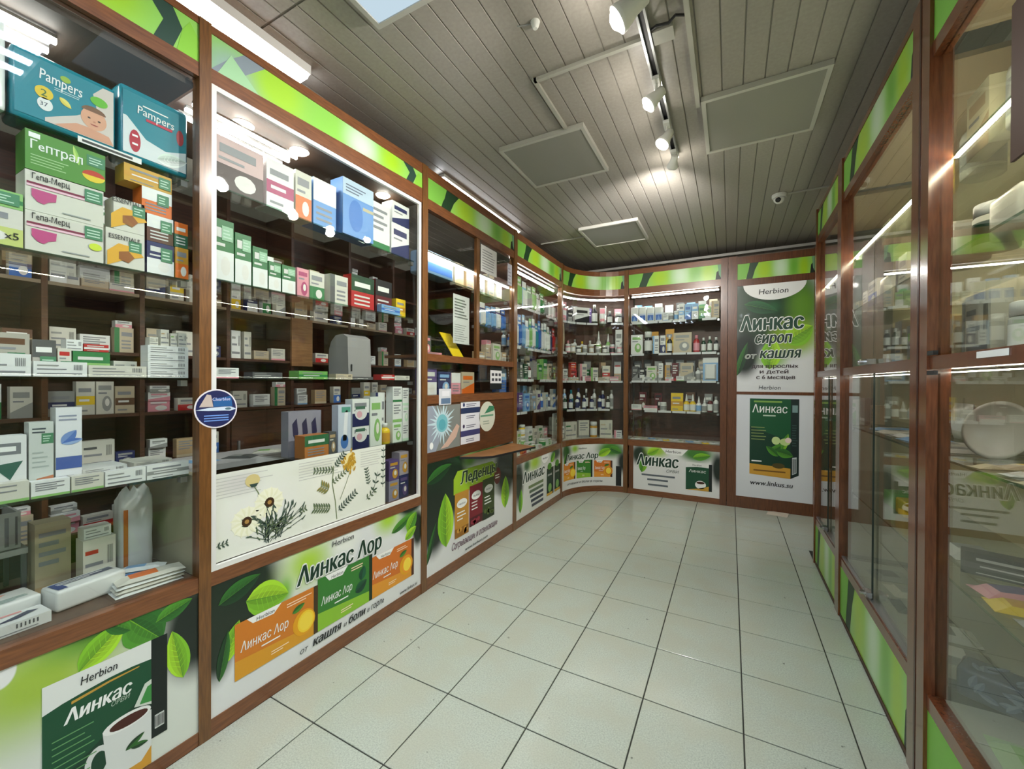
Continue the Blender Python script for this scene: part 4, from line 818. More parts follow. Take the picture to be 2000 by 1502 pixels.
def b8(A):
    cu, cv, r = 0.903, 1.327, 0.079
    A.ell(cu, cv, r, r, (228, 222, 226), 0, 32); A.ell(cu, cv, r*.93, r*.93, (24, 32, 84), 1, 32); A.poly([(cu-.012, cv+.008), (cu-.012, cv+.04), (cu+.055, cv+.05), (cu+.06, cv+.008)], (34, 92, 150), 2)
    A.poly([(cu-.062, cv+.008), (cu-.035, cv+.058), (cu-.02, cv+.055), (cu-.012, cv+.008)], (196, 180, 170), 2.4); A.poly([(cu-.075, cv-.004), (cu-.03, cv+.004), (cu+.03, cv+.007), (cu+.055, cv+.006), (cu+.075, cv-.004), (cu+.05, cv-.011), (cu+.03, cv-.009), (cu-.03, cv-.008)], (206, 220, 236), 3); A.ell(cu+.043, cv-.002, .012, .005, (80, 110, 120), 4, 12)
    A.text('Clearblue', cu-.015, cv+.032, .018, (206, 206, 240), 4, .05, .006, .066); A.lines(cu-.045, cv-.05, cu+.045, cv-.02, 3, (110, 150, 220), 3, .45, False)
sticker('round_sticker', 'round dark blue test-kit sticker on the post between the two left windows', 'sticker', b8, w=0.0085)
# ================================================================== goods: makers (local frame: x right, -y front, origin bottom centre)
ORD = 'first second third fourth fifth sixth seventh eighth ninth tenth eleventh twelfth thirteenth fourteenth fifteenth sixteenth seventeenth eighteenth nineteenth twentieth twenty-first twenty-second twenty-third twenty-fourth'.split()
CW = {'offwhite': 'off-white', 'lightblue': 'light blue', 'darkgray': 'dark grey', 'gray': 'grey', 'lightgreen': 'light green', 'lime': 'lime', 'darkgreen': 'dark green', 'navy': 'navy'}
def cw(c): return CW.get(c, c) if isinstance(c, str) else 'multicoloured'
MESH = {}
INK = (138, 140, 146)
def carton_mesh(w, d, h, base, acc, des):
    k = ('C', w, d, h, base, acc, des)
    if k in MESH: return MESH[k]
    mb = MB(); mb.box(-w/2, w/2, -d/2, d/2, 0, h, mat(base)); y = -d/2-0.0006; X = lambda t: -w/2+t*w; Z = lambda t: t*h
    def R(a, b, c, e, m, q=0): mb.face([(X(a), y-q*.0004, Z(b)), (X(c), y-q*.0004, Z(b)), (X(c), y-q*.0004, Z(e)), (X(a), y-q*.0004, Z(e))], mat(m))
    def Ecl(a, b, ra, rb, m, q=1): mb.face([(X(a+ra*math.cos(2*PI*i/12)), y-q*.0004, Z(b+rb*math.sin(2*PI*i/12))) for i in range(12)], mat(m))
    ink = INK if sum(CN.get(base, (200,)*3) if isinstance(base, str) else base) > 330 else (216, 216, 212)
    if des == 0: R(.0, .0, 1, .14, acc); [R(.1, .42+.13*i, .1+(.75 if i % 2 else .55), .48+.13*i, ink, 1) for i in range(4)]
    elif des == 1: R(0, .30, 1, .56, acc); R(.12, .68, .8, .80, ink, 1); R(.12, .10, .6, .15, ink, 1); R(.15, .40, .7, .47, (230, 230, 230), 1)
    elif des == 2: R(0, .52, 1, 1, acc); R(.14, .66, .82, .80, (236, 236, 232), 1); [R(.12, .12+.12*i, .8, .17+.12*i, ink, 1) for i in range(3)]
    elif des == 3: R(0, 0, 1, .48, acc); R(.12, .70, .84, .86, ink, 1); Ecl(.62, .24, .22, .16, (228, 226, 220)); R(.1, .56, .6, .61, ink, 1)
    elif des == 4: R(.12, .74, .86, .88, acc); Ecl(.6, .32, .28, .24, acc); Ecl(.62, .36, .13, .12, (236, 232, 224), 2); R(.12, .62, .6, .67, ink, 1)
    elif des == 5: R(0, 0, .26, 1, acc); R(.36, .66, .92, .82, ink, 1); [R(.36, .16+.14*i, .85, .22+.14*i, ink, 1) for i in range(3)]
    elif des == 6: mb.face([(X(0), y, Z(0)), (X(1), y, Z(0)), (X(1), y, Z(.5)), (X(0), y, Z(.18))], mat(acc)); R(.12, .64, .86, .82, acc, 1); R(.12, .5, .6, .55, ink, 1)
    elif des == 9: pass
    elif des == 7: R(.06, .16, .90, .24, ink, 1); [R(.74+.03*i, .45, .752+.03*i, .82, (80, 82, 86), 1) for i in range(6)]; R(.06, .46, .60, .53, ink, 1); R(.06, .7, .45, .78, acc, 1)
    me = mb.mesh('medicine_carton'); MESH[k] = me; return me
def lathe_mesh(key, prof, m, n=14, sy=1.0, extra=None):
    if key in MESH: return MESH[key]
    mb = MB().lathe(prof, mat(m), n, sy=sy)
    if extra: extra(mb)
    me = mb.mesh(key[0]); me.polygons.foreach_set('use_smooth', [len(p.vertices) == 4 for p in me.polygons]); MESH[key] = me; return me
def lab_band(r, z0, z1, m, sy=1.0, n=14):
    def f(mb):
        k = mb.mi(mat(m)); i = len(mb.v)
        for a in range(n):
            t = 2*PI*a/n; mb.v += [((r+.0006)*math.cos(t), (r+.0006)*sy*math.sin(t), z0), ((r+.0006)*math.cos(t), (r+.0006)*sy*math.sin(t), z1)]
        for a in range(n): q = (a+1) % n; mb.f.append((i+2*a, i+2*q, i+2*q+1, i+2*a+1)); mb.m.append(k)
    return f
def soft_mesh(w, d, h, base, acc, key='P'):
    k = (key, w, d, h, base, acc)
    if k in MESH: return MESH[k]
    mb = MB(); n = 8; m1 = mb.mi(mat(base, .3)); m2 = mb.mi(mat(acc, .3)); rnd = random.Random(int(w*1e4)+int(h*1e3))
    for side in (-1, 1):
        i0 = len(mb.v)
        for i in range(n+1):
            for j in range(n+1):
                a, b = i/n, j/n; t = (max(0, math.sin(PI*min(1, max(0, a))))**.45)*(max(0, math.sin(PI*b))**.45)
                mb.v.append(((a-.5)*w*(1-.06*t*0), side*(d/2*t+.0008)+rnd.uniform(-.002, .002)*(t > .1), b*h+rnd.uniform(-.0015, .0015)*(0 < j < n)))
        for i in range(n):
            for j in range(n):
                A = i0+i*(n+1)+j; mb.f.append((A, A+n+1, A+n+2, A+1)); mb.m.append(m2 if (2 <= j <= 4 and side < 0 and 1 <= i <= 6) else m1)
    me = mb.mesh('plastic_pouch', smooth=True); MESH[k] = me; return me
def bag_mesh(w, d, h, base):
    k = ('bag', w, d, h)
    if k in MESH: return MESH[k]
    mb = MB(); n = 24; rr = random.Random(3); lv = [(0, .94, .9), (.03, 1, 1), (.2, 1.02, 1.05), (.4, .99, 1), (.6, 1.02, 1.04), (.78, 1.0, .98), (.88, .98, .82), (.94, .9, .4), (.975, .82, .12), (1.0, .74, .05)]
    for z, s_, sd_ in lv:
        for a in range(n):
            t = 2*PI*a/n; c, q = math.cos(t), math.sin(t); r = (abs(c)**4+abs(q)**4)**-.25; j = 1+rr.uniform(-.03, .03)+(.06*math.sin(7*t) if z > .7 else 0)
            mb.v.append((w/2*c*r*s_*j, d/2*q*r*sd_*j, z*h+(.014*math.sin(5*c*2+1) if z > .9 else 0)))
    for i in range(len(lv)-1):
        for a in range(n): A_ = i*n+a; B_ = i*n+(a+1) % n; mb.f.append((A_, B_, B_+n, A_+n)); mb.m.append(0)
    mb.f += [tuple(range(n))[::-1], tuple(range(len(mb.v)-n, len(mb.v)))]; mb.m += [0, 0]; mb.mi(mat(base, .3)); MESH[k] = mb.mesh('plastic_bag', smooth=True); return MESH[k]
def pack_mesh(w, d, h, base):
    k = ('S', w, d, h, base)
    if k in MESH: return MESH[k]
    bm = bmesh.new(); bmesh.ops.create_cube(bm, size=1)
    for v in bm.verts: v.co = (v.co.x*w, v.co.y*d, (v.co.z+.5)*h)
    bmesh.ops.bevel(bm, geom=bm.edges[:], offset=min(w, d, h)*.16, segments=3, affect='EDGES', profile=.6)
    for v in bm.verts: v.co.y += .002*math.sin(v.co.x*70)*math.cos(v.co.z*50) if abs(v.co.y) < d*.45 else 0
    me = bpy.data.meshes.new('soft_pack'); bm.to_mesh(me); bm.free(); me.materials.append(mat(base, .25, 0, .3)); me.polygons.foreach_set('use_smooth', [True]*len(me.polygons)); MESH[k] = me; return me
KIND = {'C': ('medicine_carton', 'carton', 'carton'), 'F': ('flat_carton', 'flat-lying carton', 'carton'), 'B': ('medicine_bottle', 'bottle', 'bottle'), 'J': ('jar', 'jar', 'jar'), 'T': ('cosmetic_tube', 'tube standing on its cap', 'tube'),
        'P': ('plastic_pouch', 'soft pouch', 'pouch'), 'S': ('soft_pack', 'soft wrapped pack', 'pack'), 'H': ('blister_pack', 'hanging-card blister pack', 'blister pack'), 'D': ('dropper_bottle', 'bottle with pointed cap', 'bottle'), 'G': ('plastic_bag', 'plastic bag', 'bag'), 'X': ('paper_packet', 'flat packet', 'packet')}
def make(kind, w, d, h, base, acc, des=None):
    nm = KIND[kind][0]
    if kind in 'CF':
        if des is None: des = int((w*977+h*613+len(str(base))*7+len(str(acc))*3)*10) % 7
        return link(nm, carton_mesh(w, d, h, base, acc, des))
    if kind == 'B':
        r = w/2; o = link(nm, lathe_mesh(('medicine_bottle', w, h, base, acc), [(r*.92, 0), (r, h*.02), (r, h*.62), (r*.9, h*.70), (r*.45, h*.78), (r*.42, h*.80)], mat(base, .25), 14, 1, lab_band(r, h*.12, h*.55, acc)))
        link('cap', lathe_mesh(('cap', w, h, acc), [(r*.5, h*.80), (r*.5, h*.985), (r*.44, h)], mat('white' if acc in ('white', 'offwhite') or des == 1 else acc), 12), o); return o
    if kind == 'D':
        r = w/2; o = link(nm, lathe_mesh(('dropper_bottle', w, h, base, acc), [(r*.92, 0), (r, h*.02), (r, h*.48), (r*.6, h*.58), (r*.4, h*.60)], mat(base, .3), 14, 1, lab_band(r, h*.08, h*.42, acc)))
        link('cap', lathe_mesh(('cap', 'd', w, h, base), [(r*.5, h*.60), (r*.42, h*.68), (r*.12, h*.98), (r*.05, h)], mat('white'), 12), o); return o
    if kind == 'J':
        r = w/2; o = link(nm, lathe_mesh(('jar', w, h, base, acc), [(r*.94, 0), (r, h*.03), (r, h*.70), (r*.9, h*.74)], mat(base, .3), 16, 1, lab_band(r, h*.14, h*.6, acc, 1, 16)))
        link('lid', lathe_mesh(('lid', w, h, acc), [(r*.96, h*.745), (r*.96, h*.98), (r*.9, h)], mat('white' if des != 1 else acc), 16), o); return o
    if kind == 'T':
        r = w/2; mb = MB(); m_ = mb.mi(mat(base, .3)); m2 = mb.mi(mat(acc, .3)); n = 14; k = ('T', w, h, base, acc)
        if k not in MESH:
            for t in range(6):
                q = t/5
                for a in range(n):
                    an = 2*PI*a/n; mb.v.append((r*(.9+.1*q)*math.cos(an), (r*.7*(1-q)+.001)*math.sin(an), h*.16+h*.84*q))
            for t in range(5):
                for a in range(n): A = t*n+a; B_ = t*n+(a+1) % n; mb.f.append((A, B_, B_+n, A+n)); mb.m.append(m2 if t in (1, 2) else m_)
            MESH[k] = mb.mesh('cosmetic_tube', smooth=True)
        o = link(nm, MESH[k]); link('cap', lathe_mesh(('cap', 't', w, h, acc), [(r*.72, 0), (r*.72, h*.155)], mat('white' if des != 1 else acc), 12), o); return o
    if kind == 'P': return link(nm, soft_mesh(w, d, h, base, acc))
    if kind == 'G': return link(nm, bag_mesh(w, d, h, base))
    if kind == 'S': return link(nm, pack_mesh(w, d, h, base))
    if kind == 'H':
        k = ('H', w, d, h, base, acc)
        if k not in MESH:
            mb = MB(); mb.box(-w/2, w/2, d/2-.0015, d/2, 0, h, mat(base)); y = d/2-.0022
            mb.face([(-w/2, y, h*.78), (w/2, y, h*.78), (w/2, y, h), (-w/2, y, h)], mat(acc)); mb.face([(-w*.3, y-.0004, h*.84), (w*.3, y-.0004, h*.84), (w*.3, y-.0004, h*.92), (-w*.3, y-.0004, h*.92)], mat('white'))
            MESH[k] = mb.mesh('blister_pack')
            b2_ = MB(); b2_.v = [(x*w, yy, z*h) for (x, z, yy) in [(-.38, .06, d/2-.0026), (.38, .06, d/2-.0026), (.38, .72, d/2-.0026), (-.38, .72, d/2-.0026), (-.28, .12, -d/2), (.28, .12, -d/2), (.28, .66, -d/2), (-.28, .66, -d/2)]]
            b2_.mi(mat(acc, .15)); b2_.f = [(4, 5, 6, 7), (0, 1, 5, 4), (1, 2, 6, 5), (2, 3, 7, 6), (3, 0, 4, 7)]; b2_.m = [0]*5; MESH[k+('b',)] = b2_.mesh('bubble')
        o = link(nm, MESH[k]); link('bubble', MESH[k+('b',)], o); return o
    if kind == 'X':
        k = ('X', w, d, h, base, acc)
        if k not in MESH:
            mb = MB(); n = 5; rr = random.Random(int(w*1000+d*3000)); top = []
            for i in range(n+1):
                for j in range(n+1): a, b = i/n-.5, j/n-.5; e = 1-max(abs(a), abs(b))*2; mb.v.append((a*w, b*d, .0006+h*min(1, e*2.2)+rr.uniform(0, .0012)*(e > 0)))
            for i in range(n+1):
                for j in range(n+1): a, b = i/n-.5, j/n-.5; mb.v.append((a*w, b*d, 0))
            m1 = mb.mi(mat(base, .35)); m2 = mb.mi(mat(acc, .35)); K = (n+1)**2
            for i in range(n):
                for j in range(n): A = i*(n+1)+j; mb.f += [(A, A+n+1, A+n+2, A+1), (K+A, K+A+1, K+A+n+2, K+A+n+1)]; mb.m += [m2 if (i in (1, 2) and 1 <= j <= 3) else m1, m1]
            for q in range(n):
                for (A, B_) in ((q, q+1), (K-1-q, K-2-q), ((q+1)*(n+1), q*(n+1)), (q*(n+1)+n, (q+1)*(n+1)+n)): mb.f.append((A, B_, B_+K, A+K)); mb.m.append(m1)
            MESH[k] = mb.mesh('paper_packet')
        return link(nm, MESH[k])
def put(fm, kind, u0, u1, z, h, d, gap, base, acc, des=None, label=None, group=None, rot=0.0, name=None, cat=None):
    w = u1-u0; u = (u0+u1)/2; o = make(kind, round(w, 4), d, round(h, 4), base, acc, des)
    if name: o.name = name
    p = fm(u, z, -(gap+d/2)); o.location = (p[0], p[1], p[2]+0.0006); o.rotation_euler = (0, 0, heading(fm, u)+rot)
    return tag(o, label, cat or KIND[kind][2], group)
def on_front(o, d, build, name='printed_front'):
    A = Art(); A.STEP = 0.0004; build(A); me = A.place(name, o, lambda u, v, w: (u, -d/2-0.0012-w, v)); return me
def price(o, d, x0, z0, x1, z1, c=(70, 132, 96)):
    def f(A): A.rect(x0, z0, x1, z1, c, 3); A.lines(x0+(x1-x0)*.12, z0+(z1-z0)*.2, x1-(x1-x0)*.1, z1-(z1-z0)*.1, 3, (190, 220, 200), 4, .4)
    return on_front(o, d, f, 'price_sticker')
def row(fm, u0, u1, z, spec, shelf, group, gap=0.06, jitter=0.006, cnt=None, tight=False, sw=1.0, sh=1.0):
    items = [s.strip() for s in spec.split(';') if s.strip()]; cols = []
    for s in items:
        plus = s.startswith('+'); t = s.lstrip('+').split(); dims = [float(x)/100 for x in t[1].split('x')]
        it = dict(k=t[0], w=dims[0], h=dims[1], d=dims[2] if len(dims) > 2 else (min(dims[0], .05) if t[0] not in 'BJTD' else dims[0]), b=t[2], a=t[3], s=int(t[4]) if len(t) > 4 else None)
        it['w'] *= sw; it['h'] *= sh
        if it['k'] == 'H' and len(dims) < 3: it['d'] = .025
        if plus: cols[-1].append(it)
        else: cols.append([it])
    tot = sum(max(i['w'] for i in c) for c in cols); n = len(cols); sp = max(0.002, (u1-u0-tot)/n); sc_ = 1.0
    if tot+0.002*n > u1-u0: sc_ = (u1-u0-0.003*n)/tot; sp = 0.003
    u = u0; idx = 0; ntot = sum(len(c) for c in cols)
    for c in cols:
        W = max(i['w'] for i in c)*sc_; zz = z; uc = u+sp/2+W/2
        if tight: uc = u+W/2+.002
        for lvl, i in enumerate(c):
            w = i['w']*sc_; wh = KIND[i['k']][1]
            lb = f"{cw(i['b'])} and {cw(i['a'])} {wh}, {ORD[idx]} from left, {shelf}" if i['b'] != i['a'] else f"{cw(i['b'])} {wh}, {ORD[idx]} from left, {shelf}"
            put(fm, i['k'], uc-w/2, uc+w/2, zz, i['h'], i['d'], gap+random.uniform(0, jitter), i['b'], i['a'], i['s'], lb, group); zz += i['h']+.0008; idx += 1
        u += W+(.004 if tight else sp)
# ================================================================== goods in the two near windows (explicit)
G1n = 'goods in the nearest left window'; wz = 0.0
def P(u0, u1, z, h, d, base, acc, des, label, kind='C', gap=0.062, rot=0.0, g=G1n, name=None, cat=None): return put(FL, kind, u0, u1, z, h, d, gap, base, acc, des, label, g, rot, name, cat)
# -- diaper packs
o = P(0.19, 0.372, 2.235, 0.285, 0.10, 'white', 'lime', None, 'white and lime soft pack cut off by the left edge, top shelf', 'S')
on_front(o, .10, lambda A: (A.rect(.02, .05, .075, .20, (170, 206, 60), 1), A.rect(-.07, .08, .0, .16, (120, 180, 60), 1)))
TEAL = (20, 128, 146)
o = P(0.380, 0.619, 2.235, 0.222, 0.11, TEAL, 'teal', None, 'teal diaper pack with a baby photo and yellow circle, top shelf', 'S', name='diaper_pack', cat='diaper pack')
def dA(A):
    A.rect(-.112, .018, .112, .205, TEAL, 0); A.poly([(.03, .018), (.112, .018), (.112, .205), (.085, .205), (.06, .17), (.07, .12), (.02, .075), (-.05, .03), (-.05, .018)], (206, 196, 188), 1)
    A.text('Pampers', -.062, .145, .048, (236, 240, 240), 4, 0, .006, .095, ang=-.06); A.ell(-.052, .105, .020, .020, (222, 190, 40), 3); A.text('2', -.059, .094, .03, (70, 110, 60), 4, 0, .01); A.ell(-.05, .07, .017, .02, (226, 228, 226), 3); A.text('37', -.061, .063, .018, (60, 70, 90), 4, 0, .01)
    A.leaf(-.005, .10, .035, .018, -.7, (226, 214, 110), (210, 196, 80), 3); A.ell(-.005, .175, .012, .01, (150, 180, 60), 3); A.ell(.075, .15, .022, .016, (100, 180, 50), 3); A.lines(-.03, .128, .03, .140, 2, (190, 220, 226), 3, .35)
    A.ell(.062, .085, .032, .036, 'skin', 3); A.ell(.062, .108, .030, .018, (120, 84, 60), 3.5, 16, 0, PI); A.ell(.05, .085, .004, .003, (50, 36, 30), 4, 8); A.ell(.075, .083, .004, .003, (50, 36, 30), 4, 8); A.ell(.063, .067, .010, .004, (150, 60, 56), 4, 10, PI, 2*PI); A.ell(.063, .076, .004, .003, (190, 130, 104), 4, 8)
    A.poly([(-.03, .02), (.02, .05), (.05, .052), (.10, .045), (.112, .02)], (208, 152, 124), 2.6)
on_front(o, .11, dA)
o = P(0.628, 0.836, 2.235, 0.262, 0.11, TEAL, 'teal', None, 'teal and white diaper pack with a red size badge, top shelf', 'S', name='diaper_pack', cat='diaper pack')
def dB(A):
    A.rect(-.095, .02, .095, .24, TEAL, 0); A.poly([(-.095, .02), (.095, .02), (.095, .10), (.03, .075), (-.03, .09), (-.085, .15), (-.095, .15)], (214, 222, 224), 1); A.text('Pampers', -.055, .175, .042, (236, 240, 240), 4, 0, .006, .11, ang=-.05); A.rect(-.03, .158, .05, .168, (190, 40, 70), 4)
    A.ell(-.062, .07, .016, .04, (176, 24, 52), 3); A.rect(-.07, .055, -.054, .062, TW, 4); A.rect(-.07, .085, -.054, .092, TW, 4); A.lines(-.04, .206, .05, .215, 1, TW, 4, .5); A.ell(.075, .15, .012, .03, (170, 50, 60), 3); A.leaf(.05, .05, .1, .05, .3, (196, 210, 200), (226, 230, 226), 3)
on_front(o, .11, dB)
A = Art(); A.rect(0.52, 2.224, 0.685, 2.243, (232, 232, 228), 0); A.lines(.53, 2.229, .675, 2.238, 1, (60, 60, 60), 1, .9)
ROOTLOC[tmpP.name] = FL(.6, 2.224, -.05); o = A.place('shelf_label', tmpP, lambda u, v, w: FL(u, v, -.05+w)); o.parent = None; o.location = FL(.6, 2.224, -.05); sm = o.modifiers.new('thickness', 'SOLIDIFY'); sm.thickness = .0006; sm.offset = -1; tag(o, 'white strip label on the edge of the diaper shelf', 'shelf label')
# -- second shelf 1.84
zz = 1.84
o = P(0.22, 0.404, zz, .112, .09, 'offwhite', (196, 206, 120), 3, 'pale carton with yellow-green foot at the left edge, second shelf, lower'); 
on_front(o, .09, lambda A: A.text('х5', .055, .02, .03, TK, 3, 0, .01))
o = P(0.25, 0.404, zz+.113, .05, .09, 'lightgreen', 'green', 1, 'light green carton lying on a pale carton at the left edge, second shelf'); price(o, .09, .0, .008, .07, .044)
def hepa(A):
    A.rect(-.086, .098, .086, .112, (60, 50, 60), 1) if False else None
    A.text('Гепа-Мерц', -.075, .098, .026, TK, 3, 0, .008, .082); A.rect(-.086, .082, .086, .088, (126, 40, 70), 2); A.rect(-.086, .074, .086, .081, (236, 190, 206), 2); A.poly([(-.076, .068), (-.022, .066), (-.024, .042), (-.04, .036), (-.05, .026), (-.064, .030), (-.076, .046)], (190, 70, 130), 2); A.lines(-.01, .012, .07, .022, 1, (150, 156, 156), 2, .4)
for i in range(2):
    o = P(0.408, 0.586, zz+.1235*i, .1225, .09, 'offwhite', 'pink', 9, ('white carton with a pink liver picture, bottom of its stack', 'white carton with a pink liver picture, middle of its stack')[i]+', second shelf'); on_front(o, .09, hepa); price(o, .09, .042, .074, .086, .115)
    if i == 0: on_front(o, .09, lambda A: A.ell(.068, .05, .016, .012, (206, 226, 60), 5), 'yellow_star')
o = P(0.408, 0.590, zz+.248, .122, .09, (84, 140, 60), 'lime', 9, 'green carton with large white lettering on top of the liver cartons')
def gep(A): A.rect(-.091, 0, .091, .122, (84, 142, 58), 1); A.text('Гептрал', -.08, .066, .040, TW, 3, 0, .01, .115); A.lines(-.08, .02, .03, .055, 4, (170, 206, 150), 3, .3); A.ell(.062, .04, .028, .018, (190, 60, 40), 3, 16, 0, PI); A.ell(.062, .04, .028, .02, (226, 200, 50), 3, 16, PI, 2*PI); A.rect(-.084, .10, -.06, .115, TW, 3); A.leaf(.02, .09, .06, .012, 1.8, (190, 220, 120), (150, 200, 90), 2.5)
on_front(o, .09, gep); price(o, .09, .045, .072, .090, .108)
def ess(A): A.text('ESSENTIALE', -.046, .096, .022, TK, 3, 0, .01, .085); A.poly([(-.05, .0), (-.05, .05), (-.02, .082), (.03, .078), (.05, .05), (.0, .03)], (226, 170, 50), 2); A.ell(0, .04, .024, .022, (150, 90, 40), 3, 5)
for i in range(2):
    o = P(0.592+.02*i, 0.698, zz+.131*i, .130 if i == 0 else .112, .075, 'offwhite', (214, 150, 40), 9, ('white and amber carton with dark capitals, lower of two, second shelf', 'white and amber carton, upper of two, second shelf')[i]); on_front(o, .075, ess); price(o, .075, .008, .06, .044, .1)
stk = [(.705, .788, .118, 'navy', 'white', 3, 'navy carton with a moon, bottom of the right stack, second shelf'), (.705, .786, .100, (92, 52, 40), 'white', 2, 'brown and white carton in the right stack, second shelf'), (.690, .781, .094, 'orange', 'white', 2, 'orange and white carton in the right stack, second shelf')]
h_ = zz
for (a0, a1, hh, c1, c2, ds, lb) in stk:
    o = P(a0, a1, h_, hh, .075, c1, c2, ds, lb); price(o, .075, .0, hh*.42, .036, hh*.86); h_ += hh+.0008
o = P(.640, .781, h_, .062, .075, (206, 160, 54), 'gold', 1, 'wide amber carton on top of the right stack, second shelf'); price(o, .075, .03, .01, .066, .052)
o = P(.793, .836, zz, .120, .06, 'gold', 'orange', 3, 'amber carton against the post, lower, second shelf'); o = P(.790, .834, zz+.121, .096, .06, (34, 92, 72), 'orange', 2, 'dark green carton with orange top against the post, second shelf')
# -- third shelf 1.45
zz = 1.45
for (a0, a1, hh, c1, c2, ds, lb, gp) in ((.36, .432, .135, (176, 172, 160), 'brown', 4, 'tall beige carton with green sticker, rear left, third shelf', .13), (.438, .490, .12, (186, 180, 172), 'darkgray', 2, 'beige rounded carton with dark lettering, third shelf', .13), (.494, .526, .096, 'offwhite', 'red', 4, 'small pale carton with red dot, third shelf', .13), (.530, .624, .088, 'green', 'lightgreen', 1, 'green carton in the middle of the third shelf', .13), (.634, .70, .06, 'offwhite', 'gray', 7, 'pale low carton left of the white stack, rear, third shelf', .13)):
    o = P(a0, a1, zz, hh, .06, c1, c2, ds, lb, gap=gp)
    if a0 < .5: price(o, .06, -.01, hh*.2, .026, hh*.55)
o = P(.515, .555, zz+.0895, .038, .05, 'white', 'gray', 7, 'tiny white carton on the green carton, third shelf', gap=.135); o = P(.558, .622, zz+.0895, .026, .05, 'red', 'white', 1, 'small red carton on the green carton, third shelf', gap=.135)
for (a0, a1, hh, lb) in ((.30, .420, .068, 'long white carton at the front left edge, third shelf'), (.425, .545, .048, 'long white carton with barcode, front, third shelf'), (.549, .704, .040, 'low grey-white carton, front middle, third shelf')):
    P(a0, a1, zz, hh, .055, 'offwhite' if a0 > .5 else 'white', 'gray', 7, lb)
for i in range(4): P(.708, .836, zz+.0305*i, .030, .06, 'white', 'gray', 7, f'white carton, {("bottom", "second", "third", "top")[i]} of the barcode stack at the post, third shelf')
for i, (a0, a1, hh) in enumerate(((.716, .742, .03), (.75, .776, .062), (.781, .803, .05), (.806, .834, .055))): P(a0, a1, zz+.1225, hh, .035, 'offwhite', ('gray', 'tan', 'lightgreen', 'gray')[i], 7, f'small pale carton, {ORD[i]} from left on top of the barcode stack', gap=.07)
# -- fourth shelf 1.07
zz = 1.07
_P = P
def P(*a_, **k_): k_.setdefault('gap', .098); return _P(*a_, **k_)
o = P(.335, .418, zz, .198, .05, 'white', 'gray', 9, 'white carton with a dark green triangle, fourth shelf'); on_front(o, .05, lambda A: (A.rect(-.0415, .0, .0415, .198, (226, 228, 228), 1), A.poly([(-.028, .11), (.034, .118), (.008, .062)], (46, 96, 84), 3), A.rect(-.03, .14, .03, .175, (120, 124, 130), 2), A.rect(-.02, .15, .02, .165, TW, 3)))
o = P(.423, .476, zz, .235, .045, (206, 210, 206), 'gray', 9, 'tall grey-white carton with fingers picture, fourth shelf'); on_front(o, .045, lambda A: (A.rect(-.0265, 0, .0265, .235, (204, 210, 206), 1), A.poly([(-.026, .02), (-.01, .055), (.026, .062), (.026, .03), (0, .015)], (190, 120, 84), 3), A.lines(-.02, .20, .022, .222, 2, (70, 80, 90), 3, .4), A.lines(-.02, .09, .02, .15, 4, (170, 180, 176), 3, .3))); price(o, .045, .0, .165, .026, .198)
o = P(.481, .542, zz, .278, .05, 'white', 'blue', 9, 'tallest white carton with blue swirl and blue band, fourth shelf'); on_front(o, .05, lambda A: (A.rect(-.0305, 0, .0305, .278, (228, 230, 234), 1), A.rect(-.0305, .075, .0305, .115, (70, 96, 166), 3), A.leaf(0, .18, .055, .03, .9, (120, 150, 206), (84, 120, 190), 3), A.leaf(.008, .165, .05, .02, .2, (70, 110, 190), (150, 176, 220), 3.5), A.lines(-.024, .235, .024, .26, 2, (150, 156, 176), 3, .4), A.lines(-.024, .02, .02, .06, 4, (170, 174, 186), 3, .3)))
for i, (a0, a1) in enumerate(((.25, .415), (.419, .503), (.507, .585), (.589, .70), (.704, .836))): P(a0, a1, zz, .052 if i else .06, .035, ('offwhite', 'white', 'offwhite', 'white', 'white')[i], 'lightgreen' if i < 3 else 'gray', (0, 0, 0, 7, 1)[i], f'low white carton lying along the shelf front, {ORD[i]} from left, fourth shelf', gap=.058, kind='F')
for i, (a0, a1, hh, c) in enumerate(((.56, .68, .03, 'pink'), (.56, .68, .024, 'white'), (.70, .82, .034, 'lightblue'), (.70, .82, .02, 'offwhite'))): P(a0, a1, zz+(.031 if i == 1 else .035 if i == 3 else 0), hh, .13, c, 'gray', 7, f'flat {cw(c)} carton behind the front row, {("lower left", "upper left", "lower right", "upper right")[i]}, fourth shelf', gap=.155, kind='F')
P = _P
# -- bottom wooden shelf 0.662
zz = 0.663
P(.30, .42, zz, .10, .16, 'darkgray', 'black', 1, 'dark grey carton in the shadow at far left, bottom shelf', gap=.46)
P(.485, .575, zz, .262, .08, (186, 172, 144), 'tan', 0, 'standing tan cardboard carton, bottom shelf', gap=.32)
P(.585, .675, zz, .185, .07, 'offwhite', 'red', 7, 'white carton with grey print beside the tan carton, bottom shelf', gap=.24); P(.59, .665, zz+.186, .04, .06, 'white', 'gray', 7, 'white carton lying on the grey-print carton, bottom shelf', gap=.25)
P(.62, .69, zz, .16, .06, 'gray', 'darkgray', 5, 'grey folded carton left of the tall bag, bottom shelf', gap=.33)
o = P(.70, .81, zz, .335, .085, (240, 244, 246), 'white', None, 'tall white plastic bag with an orange stripe, bottom shelf', 'G', gap=.275); on_front(o, .085, lambda A: A.rect(-.046, .03, -.032, .26, (206, 120, 50), 4), 'orange_stripe')
def lay(kind, x, y, z, w, d, h, ang, base, acc, label, des=None, name=None, cat=None, g=G1n):
    o = make(kind, w, d, h, base, acc, des); o.location = (x, y, z+.0006); o.rotation_euler = (0, 0, ang)
    if name: o.name = name
    return tag(o, label, cat or KIND[kind][2], g)
